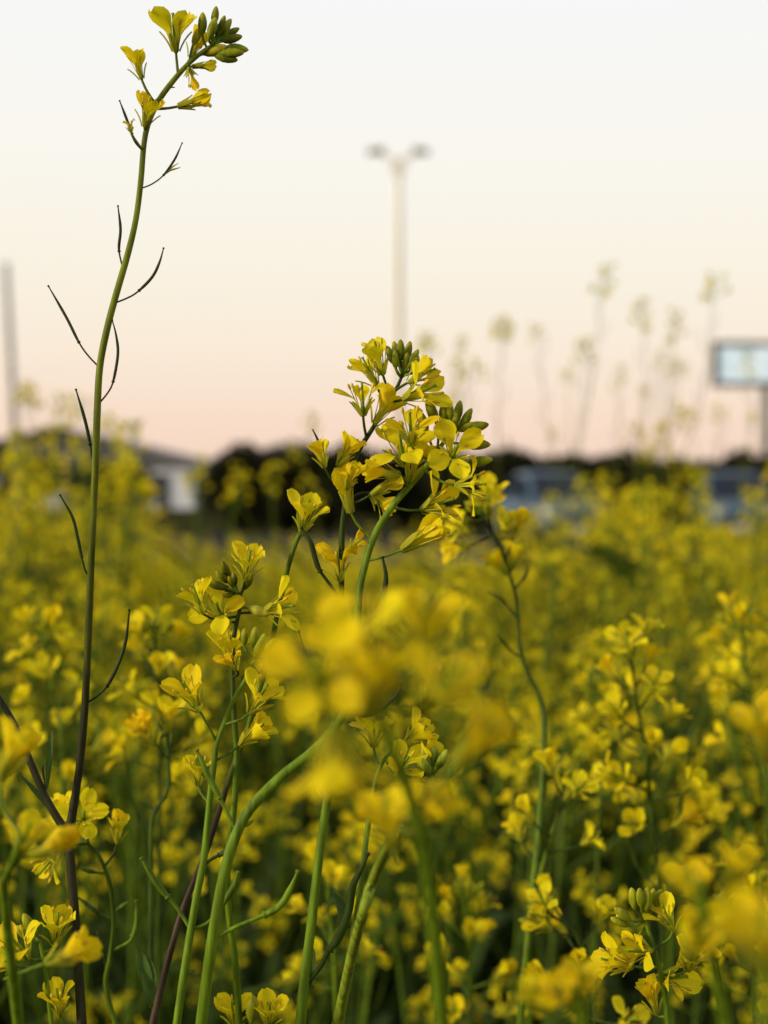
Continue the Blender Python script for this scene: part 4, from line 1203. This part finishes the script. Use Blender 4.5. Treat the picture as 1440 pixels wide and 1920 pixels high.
for at_, ba, an, ti, kd, sc, dd in [((744, 1562), (740, 1592), -12, 18, 'half', .95, 0.281), ((745, 1560), (772, 1560), 36, 24, 'half', .92, 0.284), ((745, 1546), (850, 1440), 38, 12, 'narrow', .95, 0.248)]:
    D2.fl(at_, ba, an, ti, kd, sc, 4, dd)

# --- K, L, M: low plants on the left
K = Hero('curving thin plant with side pods just right of the tall stem, flowers behind it', .53,
         [(160, 1578, 6), (172, 1588, 7), (184, 1602, 8), (198, 1632, 8.5), (207, 1665, 9), (212, 1702, 9), (213, 1742, 9.5), (207, 1793, 10), (198, 1840, 10.5), (207, 1887, 11), (222, 1935, 12)], MIDG, GREEN * .8, seed=15)
K.fl((168, 1584), (156, 1540), 22, 56, 'open', .95, 4)
K.fl((165, 1582), (112, 1594), -140, 38, 'wide', 1.0, 4)
K.fl((196, 1628), (220, 1582), 4, 8, 'narrow', .85, 4)
K.fl((162, 1579), (130, 1545), -30, 10, 'half', .9, 3)
K.pod([(197, 1637), (175, 1635), (160, 1632), (147, 1628)], .45, .0007, MIDG)
K.pod([(211, 1725), (190, 1714), (172, 1703), (147, 1683)], .45, .0009, MIDG * .8)
K.pod([(211, 1787), (232, 1772), (247, 1760), (257, 1728), (255, 1688)], .42, .0010, GREEN * .8)
K.pod([(213, 1712), (225, 1702), (238, 1692)], .45, .0008, GREEN * .8)
K.pod([(200, 1825), (195, 1790), (183, 1748)], .4, .0009, MIDG * .8)
L = Hero('softly blurred plant with a kinked stem between the tall stem and the slanting raceme', .60,
         [(314, 1372, 6), (314, 1395, 7), (316, 1430, 8), (317, 1467, 8.5), (309, 1494, 9), (291, 1520, 9.5), (284, 1550, 9.5), (283, 1613, 10), (283, 1713, 10.5), (283, 1800, 11), (288, 1850, 11), (292, 1935, 12)], MIDG * 1.1, MIDG, seed=16)
L.fl((314, 1380), (316, 1372), 4, 8, 'narrow', 1.0, 4)
L.fl((313, 1420), (293, 1398), -28, 12, 'wilt', 1.1, 4)
L.fl((314, 1376), (286, 1385), -45, 25, 'half', .9, 3)
L.pod([(290, 1522), (275, 1510), (262, 1498)], .4, .0008, MIDG)
M_ = Hero('low rapeseed plant with three open flowers at the foot of the tall stem', S,
          [(74, 1762, 6), (78, 1782, 7), (84, 1812, 8), (90, 1860, 9), (98, 1935, 10)], GREEN, GREEN, seed=17)
M_.fl((78, 1786), (104, 1772), 8, 14, 'half', 1.05, 4)
M_.fl((80, 1796), (52, 1796), -22, 36, 'wide', 1.1, 4)
M_.fl((84, 1812), (30, 1812), -60, 30, 'wide', .9, 4)
M_.fl((92, 1880), (113, 1908), -4, 10, 'half', .9, 4)
M_.fl((82, 1802), (86, 1806), 66, 10, 'narrow', 1.0, 4, .375)
M_.bud((75, 1766), (66, 1756), -25, 5, 1.2)
M_.bud((75, 1766), (60, 1764), -45, 5, 1.0)
N = Hero('blurred pale-stemmed plant at the edge beside the purple side branch, blossoms close to the lens', 0.318,
         [(40, 1570, 12, 0.318), (26, 1612, 14, 0.329), (8, 1655, 18, 0.345), (12, 1715, 20, 0.355), (20, 1797, 21, 0.366), (30, 1880, 22, 0.376), (38, 1940, 23, 0.382)], GREEN, GREEN * .9, seed=18)
for at_, ba, an, ti, kd, sc, dd in [((38, 1575), (36, 1606), 22, 16, 'half', .82, 0.339), ((38, 1572), (2, 1462), 28, 8, 'narrow', 1.0, 0.329), ((39, 1572), (58, 1606), 64, 5, 'tube', .85, 0.345)]:
    N.fl(at_, ba, an, ti, kd, sc, 4, dd)

# --- O: blurred blossoms on the right
O1 = Hero('big blurred yellow blossoms close to the lens, above the low sharp raceme', 0.270,
          [(1310, 1650, 12, 0.264), (1318, 1700, 18, 0.266), (1335, 1790, 24, 0.274), (1352, 1870, 26, 0.282), (1365, 1945, 27, 0.288)], GREEN, GREEN, seed=19)
for at_, ba, an, ti, kd, sc, dd in [((1312, 1660), (1312, 1700), -20, 20, 'half', 0.77, 0.278), ((1312, 1655), (1362, 1668), 22, 12, 'half', 0.74, 0.283), ((1318, 1700), (1290, 1800), 12, 36, 'half', 0.76, 0.270), ((1318, 1700), (1345, 1776), -28, 24, 'half', 0.68, 0.276)]:
    O1.fl(at_, ba, an, ti, kd, sc, 4, dd)
O2 = Hero('blurred yellow blossoms at the lower edge, left of the low sharp raceme', 0.285,
          [(1075, 1850, 12, 0.285), (1085, 1885, 16, 0.287), (1098, 1950, 20, 0.292)], GREEN, GREEN, seed=20)
for at_, ba, an, ti, kd, sc, dd in [((1078, 1860), (1092, 1896), -42, 20, 'half', 0.77, 0.291), ((1080, 1868), (1035, 1900), -30, 22, 'half', 0.70, 0.296), ((1076, 1852), (1078, 1890), 8, 18, 'half', 0.74, 0.291)]:
    O2.fl(at_, ba, an, ti, kd, sc, 4, dd)
O3 = Hero('blurred yellow blossom cut by the edge halfway up the field', .29,
          [(1448, 1420, 12, .29), (1452, 1480, 16, .292), (1458, 1700, 20, .305), (1462, 1940, 22, .32)], GREEN, GREEN, seed=21)
O3.fl((1448, 1425), (1440, 1428), -14, 16, 'half', 1.0, 4, .285)
O3.fl((1450, 1440), (1452, 1432), 30, 30, 'wide', .9, 4, .29)
O4 = Hero('blurred yellow blossom cut by the edge above a pale vertical stem in the corner', .21,
          [(1440, 1800, 18, .21), (1436, 1840, 22, .214), (1434, 1890, 24, .218), (1433, 1950, 25, .222)], PALE, PALE, seed=22)
O4.fl((1440, 1805), (1446, 1825), -16, 24, 'half', .95, 4, .208)

Pp = Hero('pair of small sharp flowers at the lower edge, left of the straight green stem', S + .01,
          [(462, 1898, 7), (468, 1915, 8), (474, 1940, 9)], GREEN, GREEN, seed=23)
Pp.fl((466, 1910), (440, 1928), -2, 14, 'half', .95, 4)
Pp.fl((468, 1915), (505, 1926), 4, 20, 'half', .9, 4)
Pp.bud((464, 1902), (472, 1916), 4, 5, 1.3)

# --- Q: softer racemes on the right
Q1 = Hero('slightly blurred yellow raceme on a bent stem, right of the wavy stem', .69,
          [(1185, 1210, 5), (1187, 1250, 5.5), (1191, 1290, 6), (1200, 1350, 7), (1213, 1440, 8), (1222, 1520, 8.5), (1230, 1600, 9), (1240, 1700, 10), (1250, 1940, 12)], MIDG, MIDG, seed=24)
Q1.raceme(16, 10, 2, .085, 1.1)
Q1.fl((1218, 1490), (1185, 1468), -60, 20, 'wide', 1.1)
Q1.fl((1226, 1570), (1262, 1550), 52, 10, 'wilt', 1.1)
Q2 = Hero('blurred raceme behind the bent stem, on a straight pale stem', .86,
          [(1128, 1290, 5), (1131, 1340, 6), (1130, 1400, 7), (1125, 1500, 7), (1120, 1620, 8), (1112, 1940, 9)], GREEN * .8, MIDG, seed=25)
Q2.raceme(12, 8, 2, .07, 1.05)
Q3 = Hero('blurred raceme near the edge, straight below the billboard', .80,
          [(1388, 1165, 5), (1392, 1200, 6), (1400, 1260, 7), (1420, 1360, 8), (1436, 1480, 9), (1445, 1940, 11)], GREEN * .8, MIDG, seed=26)
Q3.raceme(13, 8, 2, .075, 1.05)
Q4 = Hero('blurred raceme at the lower edge between wavy stem and low sharp raceme', .62,
          [(1022, 1708, 5), (1036, 1718, 6), (1062, 1735, 6.5), (1085, 1765, 7), (1100, 1820, 8), (1108, 1940, 9)], MIDG, MIDG, seed=27)
Q4.raceme(9, 8, 1, .055, 1.0)
Q5 = Hero('blurred raceme with open flowers beside the tall stem, level with its lowest pod', .72,
          [(290, 1190, 5), (292, 1225, 6), (299, 1280, 7), (303, 1330, 7.5), (300, 1450, 8), (296, 1940, 10)], MIDG, MIDG, seed=28)
Q5.raceme(13, 8, 2, .075, 1.1)
Q6 = Hero('blurred raceme at the edge, left of the tall stem and above the purple side branch', .80,
          [(82, 1180, 5), (86, 1215, 6), (95, 1270, 7), (108, 1340, 8), (118, 1440, 8.5), (120, 1940, 10)], GREEN * .8, MIDG, seed=29)
Q6.raceme(15, 9, 2, .085, 1.1)
Q7 = Hero('small blurred raceme low in the middle between two straight green stems', .74,
          [(612, 1640, 5), (614, 1670, 6), (618, 1720, 7), (626, 1800, 8), (632, 1940, 9)], GREEN, GREEN, seed=30)
Q7.raceme(9, 6, 2, .06, 1.0)
Q8 = Hero('small blurred raceme low on the right of the pale stem', .76,
          [(868, 1680, 5), (872, 1720, 6), (880, 1800, 7), (886, 1940, 9)], GREEN * .8, MIDG, seed=31)
Q8.raceme(11, 7, 2, .07, 1.05)
Q9 = Hero('blurred raceme by the lower right corner, over the pale stem', .66,
          [(1400, 1660, 5), (1404, 1700, 6), (1410, 1780, 8), (1415, 1940, 10)], GREEN * .8, MIDG, seed=32)
Q9.raceme(11, 7, 2, .065, 1.0)

# ------------------------------------------------------------------ tall far plants that stand out against the sky
ORD = ['first', 'second', 'third', 'fourth', 'fifth', 'sixth', 'seventh', 'eighth', 'ninth', 'tenth', 'eleventh', 'twelfth', 'thirteenth', 'fourteenth', 'fifteenth', 'sixteenth', 'seventeenth', 'eighteenth']
HEADS = [m for m in range(3)]
def make_head(seed, nf, nb):
    rng = random.Random(seed); m = MB(); az = rng.uniform(0, 6)
    for k in range(nf):
        az += 2.4 + rng.uniform(-.5, .5); d = around(np.array((0, 0, 1.0)), az, R(28 + 50 * k / nf + rng.uniform(-8, 12))); q = np.array((0, 0, -.003 - (.026 + .014 * (seed % 2)) * k / nf))
        b = q + d * rng.uniform(.011, .018); tube(m, [q, b], .0005, 3, GREEN, 1)
        m.merge(NEARF[min(7, max(0, int(rng.gauss(3.5, 2))))], frame(nrm(d + np.array((0, 0, .4))), rng.uniform(0, 6)) * rng.uniform(.8, 1.05), b)
    b = MB(); b.merge(rng.choice(BUDS), np.eye(3) * .5); b.m = [1] * len(b.f); m.merge(b)
    return m.mesh('flower_head', [M_PETAL, M_TISSUE])
SKYH = [make_head(i, 6 + 2 * (i % 3), 6) for i in range(7)]

def sky_plant(px, py, bx, D, label, group, seed, sc=1.0):
    rng = random.Random(seed)
    top, low = P(px, py, D), P(bx, 960, D)
    base = np.array((low[0] + (low[0] - top[0]) * .3, D + rng.uniform(-.05, .05), 0.0))
    t = empty('rapeseed_plant', base, label, 'plant', group)
    mid = low - base; tp = top - base
    kn = (mid + tp) / 2 + np.array((rng.uniform(-.02, .02), rng.uniform(-.02, .02), 0))
    pth = smooth_path([np.zeros(3), mid * .5, mid, kn, tp], 6)
    m = MB(); tube(m, pth, np.linspace(.0019, .0006, len(pth)), 6, np.linspace(0, 1, len(pth))[:, None] * (OLIVE - MIDG) + MIDG); put('stem', m.mesh('stem', [M_TISSUE]), t)
    h = put('flower_head', rng.choice(SKYH), t, m4(frame(nrm(pth[-1] - pth[-4]), rng.uniform(0, 6)), tp, sc)); h['kind'] = 'stuff'
    for k in range(rng.choice((0, 0, 1, 1, 2))):
        q, tt = from_tip(pth, rng.uniform(.12, .30)); sd = rng.uniform(0, 6.28); L_ = rng.uniform(.08, .18)
        hd = np.array((math.cos(sd), math.sin(sd) * .5, 0)); e = q + hd * L_ * .45 + np.array((0, 0, L_))
        bp = smooth_path([q, q + hd * L_ * .3 + np.array((0, 0, L_ * .4)), e], 4)
        m = MB(); tube(m, bp, np.linspace(.0011, .0005, len(bp)), 5, OLIVE); put('branch', m.mesh('branch', [M_TISSUE]), t)
        h = put('flower_head', rng.choice(SKYH), t, m4(frame(nrm(bp[-1] - bp[-3]), rng.uniform(0, 6)), e, sc * rng.uniform(.6, .9))); h['kind'] = 'stuff'
    for k in range(6):
        q, tt = from_tip(pth, .06 + .035 * k)
        m = MB(); pod_geo(m, up_pod(q, tt, k * 2.4 + seed, rng, .04), .25, .0006, MIDG, 4, n=2); put('seed_pod', m.mesh('seed_pod', [M_TISSUE]), t)
    for k in range(5):
        q = pth[2 + k * 2]; put('leaf', rng.choice(LEAVES_ME), t, m4(rotz(k * 2.4), q, 1.2))

right = [(800, 640, 815, 3.2), (858, 682, 850, 2.9), (893, 692, 868, 2.5), (942, 612, 936, 2.9), (1006, 622, 1040, 3.0), (1096, 650, 1050, 2.8), (1136, 515, 1075, 2.7), (1162, 700, 1150, 3.2), (1192, 805, 1195, 2.6), (1202, 578, 1185, 3.0),
         (1240, 672, 1215, 3.2), (1242, 808, 1238, 2.7), (1267, 600, 1235, 3.0), (1276, 775, 1250, 2.7), (1300, 880, 1300, 2.6), (1340, 532, 1262, 2.6), (1348, 772, 1310, 2.8), (1402, 672, 1385, 3.1)]
for i, (px, py, bx, D) in enumerate(right):
    sky_plant(px, py, bx, D, 'tall blurred rapeseed stem against the sky, %s from the light mast towards the billboard' % ORD[i], 'tall blurred stems against the sky', 500 + i, 1.0 + .25 * (i % 3 == 0))
left = [(52, 735, 60, 2.8), (92, 822, 95, 2.6), (122, 795, 120, 2.5), (150, 760, 160, 2.7), (205, 800, 200, 2.6), (240, 872, 238, 2.4)]
for i, (px, py, bx, D) in enumerate(left):
    sky_plant(px, py, bx, D, 'blurred tall rapeseed stem before the shed, %s from the leaning pole' % ORD[i], 'tall blurred stems before the shed', 540 + i, 1.3)
for i, (px, py, bx, D, lb) in enumerate([(585, 790, 590, 3.0, 'faint blurred rapeseed stem over the hedge, just left of the withered flower'), (512, 885, 512, 2.6, 'blurred rapeseed head in front of the rounded hedge shrub'),
                                         (365, 905, 372, 2.8, 'blurred rapeseed head in front of the white shed wall'), (1135, 905, 1135, 2.4, 'blurred rapeseed head between the two parked cars'), (1215, 930, 1215, 2.2, 'blurred yellow rapeseed head over the hedge gap beside the second car')]):
    sky_plant(px, py, bx, D, lb, 'single blurred heads above the field', 560 + i, 1.15)

# ------------------------------------------------------------------ taller blurred plants that break the field's edge
EDGE = [(945, 940, 2.6, 'taller blurred plant before the near side of the first car, beside the wavy stem'), (1018, 925, 2.9, 'taller blurred plant before the windscreen of the first car'), (1340, 925, 2.7, 'taller blurred plant before the windscreen of the second car'),
        (22, 868, 2.5, 'taller blurred plant at the picture edge, at the foot of the leaning pole'), (64, 846, 2.7, 'taller blurred plant just inside the leaning pole, before the shed wall'),
        (98, 806, 2.6, 'bushy tall blurred plant before the shed ridge, left of the tall sharp stem'), (134, 790, 2.5, 'tallest bushy blurred plant before the shed, touching the tall sharp stem'),
        (172, 824, 2.8, 'taller blurred plant right behind the tall sharp stem'), (214, 836, 2.6, 'taller blurred plant before the shed roof, just right of the tall sharp stem'),
        (246, 862, 2.5, 'taller blurred plant below the small tree beside the shed roof'),
        (1078, 892, 2.8, 'taller blurred plant over the outer side of the first car'),
        (1178, 898, 2.4, 'bushy blurred plant in the gap between the cars, nearer the first car'), (1226, 912, 2.2, 'bushy blurred plant in the gap between the cars, nearer the second car'),
        (1292, 930, 2.4, 'taller blurred plant before the bonnet of the second car'), (1386, 862, 2.5, 'taller blurred plant just left of the billboard post'), (1426, 880, 2.3, 'taller blurred plant at the picture edge under the billboard post')]
for i, (px, py, D, lb) in enumerate(EDGE):
    p = P(px, py, D)
    place(PROTO1[i % 9], 'rapeseed_plant', (p[0], D, 0), i * 1.7, (p[2] + .01) / .99, lb, 'taller plants along the field edge')
